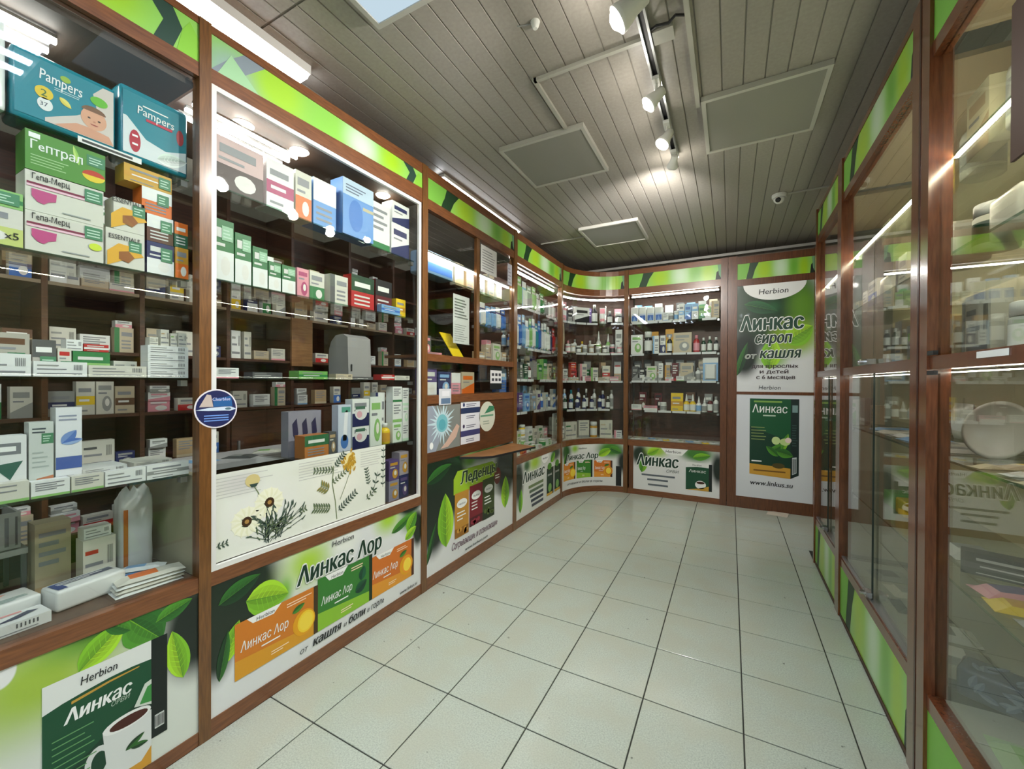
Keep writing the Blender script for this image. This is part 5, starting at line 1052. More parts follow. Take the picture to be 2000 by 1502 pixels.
o = lay('S', -2.03, .575, zz, .19, .10, .07, PI/2+.15, 'white', 'white', 'plump white wrapped pack with dark lettering, middle of bottom shelf'); 
def topart(o, h, build, name='printed_top'):
    A = Art(); A.STEP = .0004; build(A); return A.place(name, o, lambda u, v, w: (u, v, h+.0012+w))
topart(o, .07, lambda A: (A.rect(-.08, .0, .08, .03, (80, 84, 110), 1), A.lines(-.07, .004, .06, .026, 2, TW, 2, .4), A.rect(-.085, -.036, -.06, .03, (50, 70, 130), 1.5)))
o = lay('S', -2.09, .385, zz, .165, .12, .06, PI/2+.1, 'white', 'offwhite', 'white wrapped pack with orange print at the left, bottom shelf'); topart(o, .06, lambda A: (A.poly([(-.07, .01), (-.02, .04), (.03, .03), (-.02, .01)], (226, 130, 90), 1), A.lines(-.04, -.045, .06, -.01, 3, (150, 176, 170), 1, .4)))
o = lay('F', -1.96, .32, zz, .29, .085, .035, PI/2+.06, 'white', 'gray', 'long white carton with dark pictures at the very front left, bottom shelf', 7); topart(o, .035, lambda A: (A.poly([(-.12, -.02), (-.03, .02), (0, .01), (-.05, -.02)], (70, 74, 100), 1), A.poly([(.03, -.02), (.11, .02), (.13, .005), (.08, -.02)], (60, 64, 90), 1), A.rect(-.10, .025, -.03, .037, (226, 150, 140), 1), A.rect(.04, .025, .1, .037, (226, 150, 150), 1)))
lay('X', -2.045, .735, zz, .14, .05, .03, PI/2-.5, 'blue', 'lightblue', 'blue flat packet beneath the white packets, bottom shelf')
lay('X', -2.05, .74, zz+.034, .15, .05, .012, PI/2-.62, 'white', 'lightblue', 'white packet lying across the blue packet, bottom shelf')
for i in range(4): lay('X', -1.945-.003*i, .72+.004*i, zz+.012*i, .20, .085, .010, PI/2-.06-.03*i, 'offwhite' if i % 2 else 'white', ('green', 'lightgreen', 'green', 'orange')[i], f'flat green-edged packet, {("bottom", "second", "third", "top")[i]} of the fanned pile by the post, bottom shelf')
bk = root('plastic_basket', (-2.28, .36, zz+.19), 'grey perforated plastic basket at the far left, in the rear', 'basket')
mb = MB()
for i in range(9):
    for j in range(2): mb.box(-2.384+.182*j, -2.376+.182*j, .24+.024*i, .254+.024*i, zz+.20, zz+.30, mat('gray'))
mb.box(-2.385, -2.195, .235, .455, zz+.30, zz+.315, mat('gray')) if False else None
for a in ((-2.385, -2.195, .235, .242), (-2.385, -2.195, .452, .459)): mb.box(*a, zz+.20, zz+.315, mat('gray'))
for a in ((-2.385, -2.375, .242, .452), (-2.205, -2.195, .242, .452)): mb.box(*a, zz+.30, zz+.315, mat('gray'))
part('basket_sides', mb, bk); part('basket_bottom', MB().box(-2.385, -2.195, .235, .459, zz+.19, zz+.20, mat('gray')), bk)
st = MB().box(-2.42, -2.19, .10, .475, zz+.165, zz+.185, mat('gray'))
for x in (-2.41, -2.205):
    for y in (.11, .46): st.box(x, x+.012, y, y+.012, zz, zz+.165, mat('darkgray'))
single('shelf_riser', st, 'grey shelf riser under the perforated basket', 'riser')
# ------------------------------------------------------------------ white framed window
G2n = 'goods in the white framed window'
def Q(u0, u1, z, h, d, base, acc, des, label, kind='C', gap=0.075, g=G2n, **k): return put(FL, kind, u0, u1, z, h, d, gap, base, acc, des, label, g, **k)
zz = 2.26
Q(.93, 1.14, zz, .225, .09, (206, 176, 176), (70, 50, 50), 3, 'wide pinkish carton with dark foot, first on the top shelf'); Q(1.155, 1.29, zz, .230, .09, 'white', 'magenta', 1, 'white carton with pink stripe, second on the top shelf'); Q(1.300, 1.388, zz, .238, .09, 'offwhite', 'orange', 3, 'white carton with orange foot, third on the top shelf')
Q(1.399, 1.538, zz, .245, .09, (96, 150, 214), 'white', 2, 'sky-blue carton with white top, fourth on the top shelf'); o = Q(1.557, 1.775, zz, .31, .10, (104, 152, 214), 'white', 5, 'largest sky-blue carton, set forward on the top shelf', gap=.045)
on_front(o, .10, lambda A: (A.rect(-.109, 0, .109, .31, (96, 148, 214), 1), A.rect(-.109, .22, .109, .31, (186, 208, 230), 2), A.ell(-.02, .12, .05, .09, (60, 120, 200), 2), A.lines(-.09, .24, .06, .29, 3, (90, 100, 130), 3, .4), A.rect(.03, .17, .109, .188, (186, 180, 150), 3)))
Q(1.79, 1.94, zz, .28, .08, 'white', 'green', 0, 'tall white carton with green corner, sixth on the top shelf'); Q(1.955, 2.118, zz, .205, .09, 'white', 'navy', 6, 'white and navy carton, lower of two against the right frame, top shelf'); Q(1.962, 2.118, zz+.206, .14, .09, 'white', 'navy', 6, 'white and navy carton, upper of two against the right frame, top shelf')
zz = 1.87
for i, (a0, a1, hh) in enumerate(((.925, 1.012, .258), (1.018, 1.086, .222), (1.093, 1.16, .184), (1.166, 1.225, .135), (1.232, 1.30, .135))):
    o = Q(a0, a1, zz, hh, .06, (30, 112, 58), 'white', 3, f'green carton with white foot picture, {ORD[i]} from left on the second shelf'); price(o, .06, -.005, hh*.66, (a1-a0)*.45, hh*.9, (150, 196, 160))
for (a0, a1, hh, c1, c2, ds, lb) in ((1.33, 1.395, .15, 'pink', 'magenta', 4, 'pink carton with round picture, second shelf'), (1.401, 1.488, .15, 'offwhite', 'green', 3, 'pale carton with green sticker, left of two, second shelf'), (1.525, 1.643, .165, 'offwhite', 'darkgray', 5, 'pale carton with dark strip, right of two, second shelf'), (1.668, 1.84, .198, 'red', 'darkgreen', 2, 'red carton with dark top, left of two, second shelf'), (1.852, 1.99, .21, 'maroon', 'black', 2, 'maroon carton with black top, right of two, second shelf'), (2.03, 2.118, .12, 'yellow', 'gold', 1, 'yellow carton at the right end, second shelf')):
    Q(a0, a1, zz, hh, .07, c1, c2, ds, lb, gap=.105)
row(FL, .93, 1.95, zz, 'C 8x19 tan pink; C 7x17 beige red; C 6x20 purple white; C 9x16 pink tan; C 6x19 beige brown; C 8x17 tan orange; C 7x18 offwhite pink; C 6x16 beige darkgray', 'rear of second shelf, white framed window', G2n, gap=.22)
Q(1.86, 2.02, zz, .05, .04, (120, 170, 214), 'blue', 1, 'light blue carton lying in front of the red cartons, second shelf', kind='F', gap=.061)
zz = 1.45
dv = root('label_printer', (-2.03, 1.735, zz), 'grey plastic device with rounded hood on the third shelf, white framed window', 'device', G2n)
mb = MB(); n = 8; pr = [(0, 0), (.0, .16), (.02, .21), (.06, .245), (.12, .25), (.16, .23), (.17, .0)]
mb.v = [(-2.12+.17-a if False else -2.12+a, y, zz+.018+b) for y in (1.65, 1.82) for a, b in pr]; mb.mi(mat((150, 148, 148), .5)); L_ = len(pr)
mb.f = [tuple(range(L_))[::-1], tuple(range(L_, 2*L_))]+[(i, (i+1) % L_, L_+(i+1) % L_, L_+i) for i in range(L_)]; mb.m = [0]*len(mb.f); hd = part('hood', mb, dv)
part('slot', MB().box(-1.9495, -1.948, 1.665, 1.675, zz+.05, zz+.09, mat('black')), hd); part('base', MB().box(-2.125, -1.945, 1.64, 1.83, zz+.001, zz+.0178, mat('darkgray')), dv)
Q(1.31, 1.475, zz, .042, .08, (110, 170, 84), 'green', 1, 'green carton lying flat on the third shelf', kind='F', gap=.06); Q(1.85, 1.96, zz, .034, .07, 'red', 'white', 1, 'red carton lying flat right of the grey device, third shelf', kind='F', gap=.05); Q(1.965, 2.10, zz, .028, .06, 'offwhite', 'gray', 7, 'white carton lying flat at the right end, third shelf', kind='F', gap=.05); Q(.93, 1.02, zz, .045, .06, 'white', 'pink', 0, 'small white carton at the left end, third shelf', kind='F', gap=.05); Q(1.09, 1.23, zz, .03, .07, 'darkgray', 'gray', 7, 'dark grey carton lying flat, third shelf', kind='F', gap=.07)
Q(1.52, 1.63, zz, .03, .06, 'beige', 'gray', 7, 'beige carton lying flat left of the grey device, third shelf', kind='F', gap=.05)
zz = 1.045
o = Q(1.32, 1.51, zz, .235, .06, (150, 148, 162), 'navy', 0, 'grey-lilac carton with three dark device pictures, fourth shelf', gap=.16); on_front(o, .06, lambda A: (A.rect(-.095, 0, .095, .235, (150, 148, 162), 1), [A.poly([(-.075+.055*i, .17), (-.05+.055*i, .20), (-.04+.055*i, .12), (-.055+.055*i, .08), (-.07+.055*i, .11)], (46, 44, 78), 2) for i in range(3)]))
o = Q(1.335, 1.475, zz, .115, .08, (190, 120, 60), (50, 110, 70), 2, 'orange and green carton in front of the device carton, fourth shelf', gap=.05); Q(1.485, 1.53, zz, .12, .05, 'darkgray', 'tan', 4, 'small dark carton between orange carton and thermometer carton, fourth shelf', gap=.06)
o = Q(1.553, 1.640, zz, .262, .05, (206, 214, 232), 'blue', 5, 'tall pale carton with thermometer picture, fourth shelf'); on_front(o, .05, lambda A: (A.rect(-.043, 0, .043, .262, (206, 214, 230), 1), A.poly([(-.012, .06), (.0, .22), (.016, .235), (.024, .22), (.014, .06)], (240, 240, 246), 2), A.ell(0, .055, .026, .04, (70, 120, 190), 2), A.rect(-.02, .22, .04, .25, (90, 160, 140), 2)))
for i in range(2):
    o = Q(1.652, 1.775, zz+.131*i, .130 if i == 0 else .16, .06, 'white', 'navy', 3, ('white and navy shield carton, lower of two, fourth shelf', 'white and navy shield carton, upper of two, fourth shelf')[i]); on_front(o, .06, lambda A: (A.rect(-.061, 0, .061, .075, (26, 32, 84), 1), A.ell(0, .078, .045, .04, (226, 226, 226), 2), A.ell(-.012, .07, .02, .02, (220, 170, 180), 3), A.rect(-.04, .1, .03, .118, (70, 110, 90), 3)))
for i, (a0, a1, hh, lb) in enumerate(((1.785, 1.878, .30, 'tall white carton with green dots, fourth shelf'), (1.972, 2.055, .13, 'white carton with dots behind the yellow bottle, lower, fourth shelf'))):
    o = Q(a0, a1, zz, hh, .06, (226, 234, 226), 'lightgreen', 4, lb)
Q(1.884, 1.962, zz, .325, .05, 'white', 'navy', 5, 'tall white carton with dark squiggle, fourth shelf', gap=.135); Q(1.89, 1.955, zz, .13, .065, 'yellow', 'gold', 1, 'bright yellow bottle at the shelf front, fourth shelf', kind='B', gap=.062)
Q(1.972, 2.055, zz+.131, .13, .06, 'white', 'lightgreen', 0, 'white carton, middle of the right stack, fourth shelf'); Q(1.972, 2.055, zz+.262, .10, .06, 'white', 'green', 0, 'white carton, top of the right stack, fourth shelf')
for i in range(3): Q(2.062, 2.12, zz+.118*i, .117, .05, 'white', 'mint', (0, 4, 0)[i], f'narrow white carton against the right frame, {("bottom", "middle", "top")[i]} of three, fourth shelf')
zz = 0.669
for (a0, a1, b0, hh, c1, c2, lb) in ((1.94, 2.03, 0, .13, (150, 146, 170), 'gold', 'grey-lilac carton below left, right of the botanical print'), (2.035, 2.12, 0, .15, 'navy', 'purple', 'navy carton below right, right of the botanical print'), (1.94, 2.03, .131, .13, 'purple', 'gold', 'lilac and gold carton above left, right of the botanical print'), (2.035, 2.12, .151, .15, (170, 160, 170), 'gold', 'pale and gold carton above right, right of the botanical print')): Q(a0, a1, zz+b0, hh, .07, c1, c2, 4, lb)
# service counter behind with papers
ct = root('service_counter', (-2.62, 1.25, 0), 'wooden service counter behind the white framed window', 'counter')
part('counter_top', MB().box(-2.86, -2.46, .9, 2.1, .955, .985, mat((206, 204, 206), .4)), ct); part('counter_body', MB().box(-2.80, -2.52, .95, 2.05, 0, .954, WOODD), ct)
for i in range(5): lay('X', -2.58-.05*(i % 2), 1.02+.19*i, .9855, .16, .11, .012, .3*i, ('white', 'lightblue', 'darkgray', 'offwhite', 'pink')[i], ('gray', 'white', 'gray', 'lightgreen', 'white')[i], f'{("white", "light blue", "dark", "cream", "pink")[i]} magazine lying on the service counter', name='magazine', cat='magazine', g='papers on the counter')
# ================================================================== staff shelving behind the windows
def FS(u, v, w=0): return (-3.06+w, u, v)
su = root('shelving_unit', (-3.22, 2.4, 0), 'dark wooden staff shelving wall seen through the left windows', 'shelving')
YD = [-.1, .30, .72, 1.11, 1.58, 2.05, 2.60, 3.15, 3.70, 4.25, 4.8]
part('back_panel', MB().box(-3.41, -3.395, YD[0], YD[-1], 0, 2.75, WOODD), su)
for y in YD: part('divider', MB().box(-3.394, -3.06, y-.011, y+.011, 0, 2.75, WOODD if y != .72 else WOODP), su)
ZS = [.62, .95, 1.25, 1.60, 1.945, 2.30]
for i in range(len(YD)-1):
    for z in ZS: part('shelf', MB().box(-3.394, -3.065, YD[i]+.012, YD[i+1]-.012, z-.018, z, WOODD if z != 1.945 else mat((150, 132, 108), .5)), su)
    if YD[i] >= 1.5:
        dr = part('cupboard_door', MB().box(-3.0645, -3.046, YD[i]+.014, YD[i+1]-.014, .06, 1.225, WOODD), su); part('handle', MB().box(-3.045, -3.03, YD[i]+.05, YD[i]+.062, .9, 1.02, ALU), dr)
dr = part('cupboard_door', MB().box(-3.058, -3.04, 2.03, 2.21, 1.56, 1.94, WOODL), su); part('handle', MB().lathe([(.008, 0), (.012, .02)], ALU, 10), dr).location = (.16, -.21, 1.72)
GS = 'stock on the staff shelving'
S_W = ['C 8x9 offwhite gray 7; C 10x7 white gray; C 7x11 beige green; +C 6x3 white pink', 'C 9x6 offwhite green; +C 8x4 white gray; C 7x9 gray darkgray; C 8x7 tan brown', 'C 9x12 beige gray 7; C 11x12 offwhite darkgray 7; C 7x6 navy gray', 'C 5x15 white gray 7; C 4x15 offwhite gray 7; C 9x5 beige tan; C 9x7 offwhite pink',
       'C 7x6 white lightblue; +C 7x4 white gray; C 9x9 tan beige; C 6x11 offwhite blue', 'C 8x10 gray navy; C 6x14 offwhite yellow; C 6x14 offwhite gray; C 7x12 beige brown', 'C 5x12 white yellow; +C 5x2 white gray; C 6x10 navy white; C 5x13 white green; C 6x12 offwhite gray', 'C 9x5 pink white; +C 9x4 white pink; +C 8x3 white gray; C 10x6 offwhite red; C 7x8 white pink']
k_ = 0
for i in range(1, len(YD)-3):
    for zi, z in enumerate(ZS):
        if z < 1.2 and YD[i] >= 1.5: continue
        if z > 2.2 and i % 2: continue
        row(FS, YD[i]+.02, YD[i+1]-.02, z, S_W[k_ % 8], f'staff shelving bay {ORD[i-1]}, level {ORD[zi]}', GS, gap=.02, jitter=.03, sw=1.22, sh=1.3); k_ += 3
# ================================================================== cashier hatch
G3 = 'goods in the cashier hatch'
Tk = 'on the hatch low shelf'
zz = 1.346
for (a0, a1, hh, k, c1, c2, ds, lb) in ((2.26, 2.40, .19, 'C', 'purple', 'white', 3, 'purple and white carton, first'), (2.42, 2.57, .17, 'C', 'navy', 'lightblue', 4, 'navy carton with pale figure, second'), (2.58, 2.70, .165, 'C', 'pink', 'white', 2, 'pale pink carton, third'), (2.715, 2.90, .175, 'C', 'beige', 'orange', 6, 'beige carton with orange foot, fourth'), (3.33, 3.46, .22, 'C', 'blue', 'lightblue', 2, 'blue carton at the right end')):
    put(FL, k, a0, a1, zz, hh, .08, .06, c1, c2, ds, lb+' '+Tk, G3)
put(FL, 'C', 2.95, 3.07, zz, .12, .06, .2, 'purple', 'orange', 1, 'small purple carton behind the payment sticker', G3)
zz = 1.633
row(FL, 2.93, 3.47, zz, 'C 12x7 tan white; C 9x14 beige white 7; +C 8x4 pink white; C 14x16 offwhite lightgreen 4; C 8x9 offwhite tan', 'hatch ledge right of the mullion', G3)
put(FL, 'C', 2.26, 2.36, zz, .14, .07, .08, 'darkgray', 'pink', 4, 'dark carton at the left of the hatch ledge', G3); put(FL, 'F', 2.24, 2.44, zz, .02, .04, .045, 'pink', 'white', 0, 'thin pink carton at the front of the hatch ledge', G3)
row(FL, 2.93, 3.47, 1.93, 'H 8x20 navy lightblue; H 8x21 navy white; H 8x19 blue lightblue; H 8x20 navy lightblue; H 8x21 purple white; H 8x20 navy blue', 'upper hatch shelf', G3)
put(FL, 'S', 2.27, 2.62, 2.2206, .17, .14, .07, (150, 186, 226), 'white', None, 'blue and white wrapped pack high behind the hatch glass', G3)
on_front(bpy.context.scene.objects[-1] if False else [o for o in COL.objects if o.get('label') == 'blue and white wrapped pack high behind the hatch glass'][0], .14, lambda A: (A.rect(-.15, .02, .15, .08, (62, 116, 196), 1), A.rect(-.15, .085, .15, .145, (214, 220, 232), 1), A.lines(-.12, .1, .1, .135, 3, (110, 130, 170), 2, .4)))
row(FL, 2.66, 3.46, 2.2206, 'C 12x18 beige tan; C 10x15 tan white; C 14x16 offwhite gray; C 12x20 beige gray; C 10x14 offwhite tan', 'top hatch shelf', G3, gap=.10)
A = Art(); A.rect(2.56, 1.74, 2.78, 2.12, (216, 218, 216), 0); A.lines(2.58, 1.94, 2.76, 2.10, 7, (110, 116, 112), 1, .45); A.lines(2.58, 1.76, 2.76, 1.90, 8, (150, 154, 152), 1, .3)
ROOTLOC[tmpP.name] = FL(2.67, 1.74, -.032); o = A.place('paper_notice', tmpP, lambda u, v, w: FL(u, v, -.0315+w)); o.parent = None; o.location = FL(2.67, 1.74, -.032); sm = o.modifiers.new('t', 'SOLIDIFY'); sm.thickness = .0005; sm.offset = -1; tag(o, 'tall white printed sheet hanging behind the left hatch pane', 'notice', 'stickers on the counter front')
ys = root('sign_board', (-1.93, 2.63, 1.633), 'yellow leaning sign strip with black edge on the hatch ledge', 'sign')
mb = MB(); mb.v = [(-1.90, 2.60, 1.636), (-1.90, 2.74, 1.636), (-1.96, 2.64, 1.82), (-1.96, 2.50, 1.82), (-1.905, 2.60, 1.634), (-1.905, 2.74, 1.634), (-1.965, 2.64, 1.818), (-1.965, 2.50, 1.818)]
mb.mi(mat((226, 196, 20), .4)); mb.f = [(0, 1, 2, 3), (7, 6, 5, 4), (0, 4, 5, 1), (1, 5, 6, 2), (2, 6, 7, 3), (3, 7, 4, 0)]; mb.m = [0]*6; part('yellow_board', mb, ys)
mb = MB(); mb.v = [(-1.97, 2.78, 1.634), (-1.93, 2.78, 1.634), (-1.97, 2.66, 1.80), (-1.97, 2.58, 1.80), (-1.97, 2.60, 1.634), (-1.99, 2.78, 1.634), (-1.99, 2.60, 1.634)]; mb.mi(mat('black')); mb.f = [(0, 2, 3, 4), (0, 5, 2), (5, 6, 3, 2), (6, 4, 3), (0, 4, 6, 5)]; mb.m = [0]*5; part('stand', mb, ys)
# ================================================================== straight case beyond the hatch
n4 = 'narrow straight case'; g4 = 'goods in the narrow straight case'
row(FL, 3.58, 4.74, 2.2206, 'H 11x34 white lightblue; H 10x31 offwhite lightgreen; H 9x28 lightblue white; H 10x26 white gray; H 9x27 offwhite lightgreen; H 8x22 gray white; H 10x24 white green; H 9x20 offwhite gray; H 9x18 darkgreen white; H 9x20 pink white', f'top shelf, {n4}', g4)
row(FL, 3.58, 4.74, 1.8006, 'H 7x36 blue lightblue; H 6x32 teal white; H 7x34 white blue; H 6x35 navy lightblue; H 7x30 lightblue white; H 6x33 teal lightgreen; H 7x34 blue white; H 6x30 white teal; H 7x34 lightblue blue; H 6x32 gray white; H 7x33 teal white; H 7x30 lightgreen white; H 6x28 white navy; H 7x30 pink red', f'second shelf, {n4}', g4)
row(FL, 3.58, 4.74, 1.8006, 'B 5x17 white lightblue; B 5x16 blue white; C 7x15 white teal; B 5x18 white blue; B 5x15 lightgreen white; C 6x14 white lightblue; B 5x16 white teal; B 5x17 lightblue white; C 6x13 white green', f'front second shelf, {n4}', g4, gap=.045) if False else None
row(FL, 3.58, 4.74, 1.4706, 'C 9x22 navy blue; C 8x18 darkgray black; C 10x16 darkgreen green; B 6x18 maroon white; C 9x20 gray darkgray; C 10x17 lightgreen green 2; C 11x24 lightgreen green 2; C 9x19 beige darkgreen; C 8x17 darkgreen lime', f'third shelf, {n4}', g4)
row(FL, 3.58, 4.74, 1.1306, 'C 10x21 purple navy; C 9x20 purple darkgray; C 13x19 lightblue blue 4; C 12x18 gray lightblue; C 9x22 offwhite purple; B 6x18 white blue; C 8x19 offwhite lightblue; B 6x17 white navy; C 9x16 offwhite blue', f'fourth shelf, {n4}', g4)
row(FL, 3.58, 4.74, 0.696, 'C 12x27 offwhite green; J 9x17 white green; +J 9x13 white lightgreen; C 9x21 offwhite lightgreen 4; J 9x15 offwhite lightgreen; +J 8x12 yellow white; C 10x24 white green; C 9x20 offwhite gray; C 12x22 offwhite green 4; C 10x18 offwhite pink', f'bottom shelf, {n4}', g4, gap=.16)
row(FL, 3.60, 4.72, 0.696, 'F 11x6 white gray; F 11x6 orange red; C 9x10 white green; J 8x9 white lightgreen; F 12x4 white pink; J 8x9 offwhite green; C 8x8 white lightgreen; F 11x5 offwhite gray', f'front of bottom shelf, {n4}', g4, gap=.045)
# ================================================================== curved corner case
n5 = 'curved corner case'; g5 = 'goods in the curved corner case'
row(FC, .10, ARC-.06, 2.2306, 'C 8x20 pink white; C 9x12 darkgray black; C 20x17 white black 6; B 7x21 black white 1; T 6x17 pink white; B 6x14 black white; J 8x11 black white', f'top shelf, {n5}', g5, sw=1.12, sh=1.22)
row(FC, .20, ARC-.05, 1.8306, 'B 5x15 white gray; B 5x14 offwhite pink; B 5x16 white gray; B 5x14 white yellow; B 5x15 offwhite white; D 6x26 white lightgreen; D 6x23 lightgreen white; C 8x27 white gray 6', f'second shelf, {n5}', g5, sw=1.12, sh=1.22, gap=.16)
row(FC, .215, ARC-.06, 1.8306, 'J 6x9 pink white; J 6x10 beige white; J 6x8 black white; J 6x9 white gray; J 6x10 tan white; J 6x8 white gray; J 6x9 black white; J 6x10 pink black; J 6x9 pink white', f'front of second shelf, {n5}', g5, sw=1.12, sh=1.22, gap=.06)
row(FC, .05, ARC-.06, 1.4606, 'C 10x19 tan brown; C 7x13 white gray; C 9x12 red maroon; +C 8x8 red orange; C 9x19 offwhite pink; C 9x15 offwhite lightgreen; C 9x17 offwhite red; C 8x16 tan white', f'third shelf, {n5}', g5, sw=1.12, sh=1.22, gap=.12)
row(FC, .08, ARC-.08, 1.4606, 'F 11x5 white pink; F 12x4 offwhite tan; F 11x5 pink white; F 12x4 beige white; F 10x5 pink white', f'front of third shelf, {n5}', g5, sw=1.12, sh=1.22, gap=.05)
row(FC, .05, ARC-.14, 1.0856, 'C 6x22 white lightblue; B 5x20 white gray; B 5x22 lightblue white; B 5x21 white teal; B 5x23 white navy; B 5x22 black white; B 5x22 white gray; B 5x20 navy white; B 5x21 white gray', f'rear of fourth shelf, {n5}', g5, sw=1.12, sh=1.22, gap=.16)
row(FC, .06, ARC-.18, 1.0856, 'B 5x15 white lightblue; B 5x15 darkgreen white; B 5x14 navy white; B 5x14 white navy; B 5x15 navy white; B 5x14 navy white; B 5x15 white navy; B 5x14 black white', f'front of fourth shelf, {n5}', g5, sw=1.12, sh=1.22, gap=.06)
row(FC, .03, ARC-.06, 0.7006, 'C 9x25 offwhite darkgreen 4; +F 9x3 white gray; C 8x14 white gray; C 18x18 offwhite green 7; C 14x19 offwhite gray; J 9x17 gold white 1; C 15x19 offwhite beige 7; C 9x8 white pink', f'bottom shelf, {n5}', g5, sw=1.12, sh=1.22, gap=.10)
o = put(FC, 'P', .055, .19, 1.8306, .382, .07, .05, 'beige', (204, 190, 160), None, 'tall beige paper sleeve standing at the left of the curved corner case', g5, name='paper_sleeve', cat='sleeve')
# ================================================================== back case
n6 = 'back case'; g6 = 'goods in the back case'
row(FB, -1.165, -.12, 2.2256, 'S 9x17x10 white blue; S 9x17x10 white blue; S 9x16x10 white blue; S 9x16x10 white blue; C 6x9 white lightblue; J 5x9 white gray; J 5x10 offwhite lightblue; C 6x17 white lightblue; C 7x16 lightblue blue; C 7x16 white lightblue; C 6x13 lightgreen green; C 6x12 lightgreen white; C 8x17 beige tan', f'top shelf, {n6}', g6, sw=1.05, sh=1.2)
for o in [q for q in COL.objects if q.get('group') == g6 and q.name.startswith('soft_pack')]: on_front(o, .10, lambda A: (A.rect(-.036, .02, .036, .09, (52, 100, 186), 1), A.rect(-.036, .095, .036, .11, (190, 206, 230), 1), A.poly([(-.02, .02), (0, .085), (.02, .02)], (120, 160, 220), 2)))
row(FB, -1.165, -.12, 1.8156, 'C 14x21 white lightgreen 4; J 9x24 black white; C 7x19 white lightblue; C 6x19 white navy 3; B 6x19 black white; C 20x21 beige gray 4; B 7x18 red pink; B 5x15 darkgreen white; B 5x16 darkgreen white; B 5x15 black white', f'second shelf, {n6}', g6, sw=1.05, sh=1.2)
row(FB, -.98, -.60, 1.8156, 'C 9x25 gold yellow 1; C 10x27 gold yellow 1', f'rear of second shelf, {n6}', g6, sw=1.05, sh=1.2, gap=.22)
row(FB, -1.165, -.12, 1.4656, 'C 7x16 darkgray gray; C 6x14 black white; C 12x16 offwhite lightgreen 4; C 5x19 white gray; C 6x17 tan gold; C 7x19 maroon red; C 14x19 beige gray; B 6x14 white gray; H 16x24 lightblue white', f'third shelf, {n6}', g6, sw=1.05, sh=1.2, gap=.12)
row(FB, -1.15, -.5, 1.4656, 'F 10x4 gray white; F 9x4 darkgray gray; F 8x4 white pink; F 9x6 white lightgreen', f'front of third shelf, {n6}', g6, gap=.05, tight=False) if False else None
row(FB, -1.16, -.70, 1.0856, 'F 12x6 white pink; F 16x5 pink white; J 8x9 white gray', f'left of fourth shelf, {n6}', g6, sw=1.05, sh=1.2)
row(FB, -.66, -.12, 1.0856, 'C 14x19 yellow gold 1; D 7x18 yellow white; D 7x18 yellow white; D 6x16 white lightblue; D 6x15 white gray; B 6x15 maroon white; B 6x16 white gray', f'fourth shelf right, {n6}', g6, sw=1.05, sh=1.2)
for i in range(11):
    p = FB(-1.10+.093*i, .7006, -.11-.06*(i % 3)); lay('X', p[0], p[1], p[2], .085, .12, .012, .25*((i*7) % 5-2), ('white', 'offwhite', 'lightblue', 'white', 'yellow')[i % 5], ('gray', 'lightgreen', 'white', 'green', 'white')[i % 5], f'thin pale packet, {ORD[i]} from left on the bottom shelf, back case', g=g6)
# ================================================================== right-hand cabinets
gr = 'goods in the right cabinets'
WC = 'nearest right cabinet'
row(FR, -2.06, -1.55, 2.2206, 'C 14x22 cream tan; B 10x26 offwhite gray; C 14x24 cream offwhite', f'top shelf, {WC}', gr, gap=.12)
row(FR, -2.06, -1.55, 1.8906, 'J 11x16 offwhite darkgreen; S 17x14x12 offwhite white; S 14x12x10 cream white', f'second shelf, {WC}', gr, gap=.12)
row(FR, -2.06, -1.55, 1.5146, 'C 16x23 offwhite gray 7; J 11x17 gray white; P 10x12x4 yellow gold', f'third level, {WC}', gr, gap=.12)
DC = Vector((.79, 1.97, 1.286))
rm = root('ring_dish', (.79, 1.97, 1.181), 'round cream plastic dish propped on edge, nearest right cabinet', 'dish', gr)
def ringmesh(prof, m, dx=0):
    b = MB().lathe(prof, m, 28); q = Vector((-.82, -.52, .22)).normalized().to_track_quat('Z', 'Y'); b.v = [tuple(DC+q @ Vector(v)) for v in b.v]; return b
part('bowl', ringmesh([(.06, -.035), (.085, -.02), (.092, .0), (.085, .0), (.078, -.006)], mat('cream', .35)), rm, True); part('rim', ringmesh([(.0925, -.002), (.0985, .004), (.0985, .008), (.086, .008), (.0855, .002)], mat('offwhite', .35)), rm, True)
row(FR, -2.06, -1.72, 1.1806, 'S 10x12x8 gray white; P 12x15x4 offwhite gray', f'fourth level, {WC}', gr, gap=.345)
for i in range(9): lay('X', .775+.012*(i % 4), 1.33+.062*i, 1.1806+.013*(i % 2), .22, .055, .012, .1+.06*(i % 3), ('cream', 'offwhite', 'white', 'beige')[i % 4], ('tan', 'yellow', 'gray')[i % 3], f'cream flat packet, {ORD[i]} from the near end on the middle shelf, {WC}', g=gr)
for i in range(5): lay('X', .785+.01*(i % 3), 1.40+.115*i, .7806, .20, .10, .020, .15-.08*(i % 4), ('lightblue', 'offwhite', 'gray', 'yellow', 'pink')[i], ('white', 'gray', 'white', 'gold', 'purple')[i], f'{("light blue", "off-white", "grey", "bright yellow", "pink")[i]} packet on the low shelf, {WC}', g=gr)
lay('F', .87, 1.99, .7806, .30, .06, .075, -.35, 'black', 'darkgray', f'long black carton on the low shelf, {WC}', 1, g=gr)
o = lay('S', .84, 1.97, .363, .26, .12, .10, -.5, (62, 78, 112), 'navy', f'blue patterned pack on the cabinet floor, {WC}', g=gr); topart(o, .10, lambda A: [A.leaf(random.uniform(-.09, .09), random.uniform(-.04, .04), .05, .02, random.uniform(0, 3), (130, 150, 180), (96, 116, 150), 1) for _ in range(10)])
on_front(o, .12, lambda A: [A.leaf(random.uniform(-.09, .09), random.uniform(.025, .075), .05, .02, random.uniform(0, 3), (130, 150, 180), (96, 116, 150), 1) for _ in range(9)])
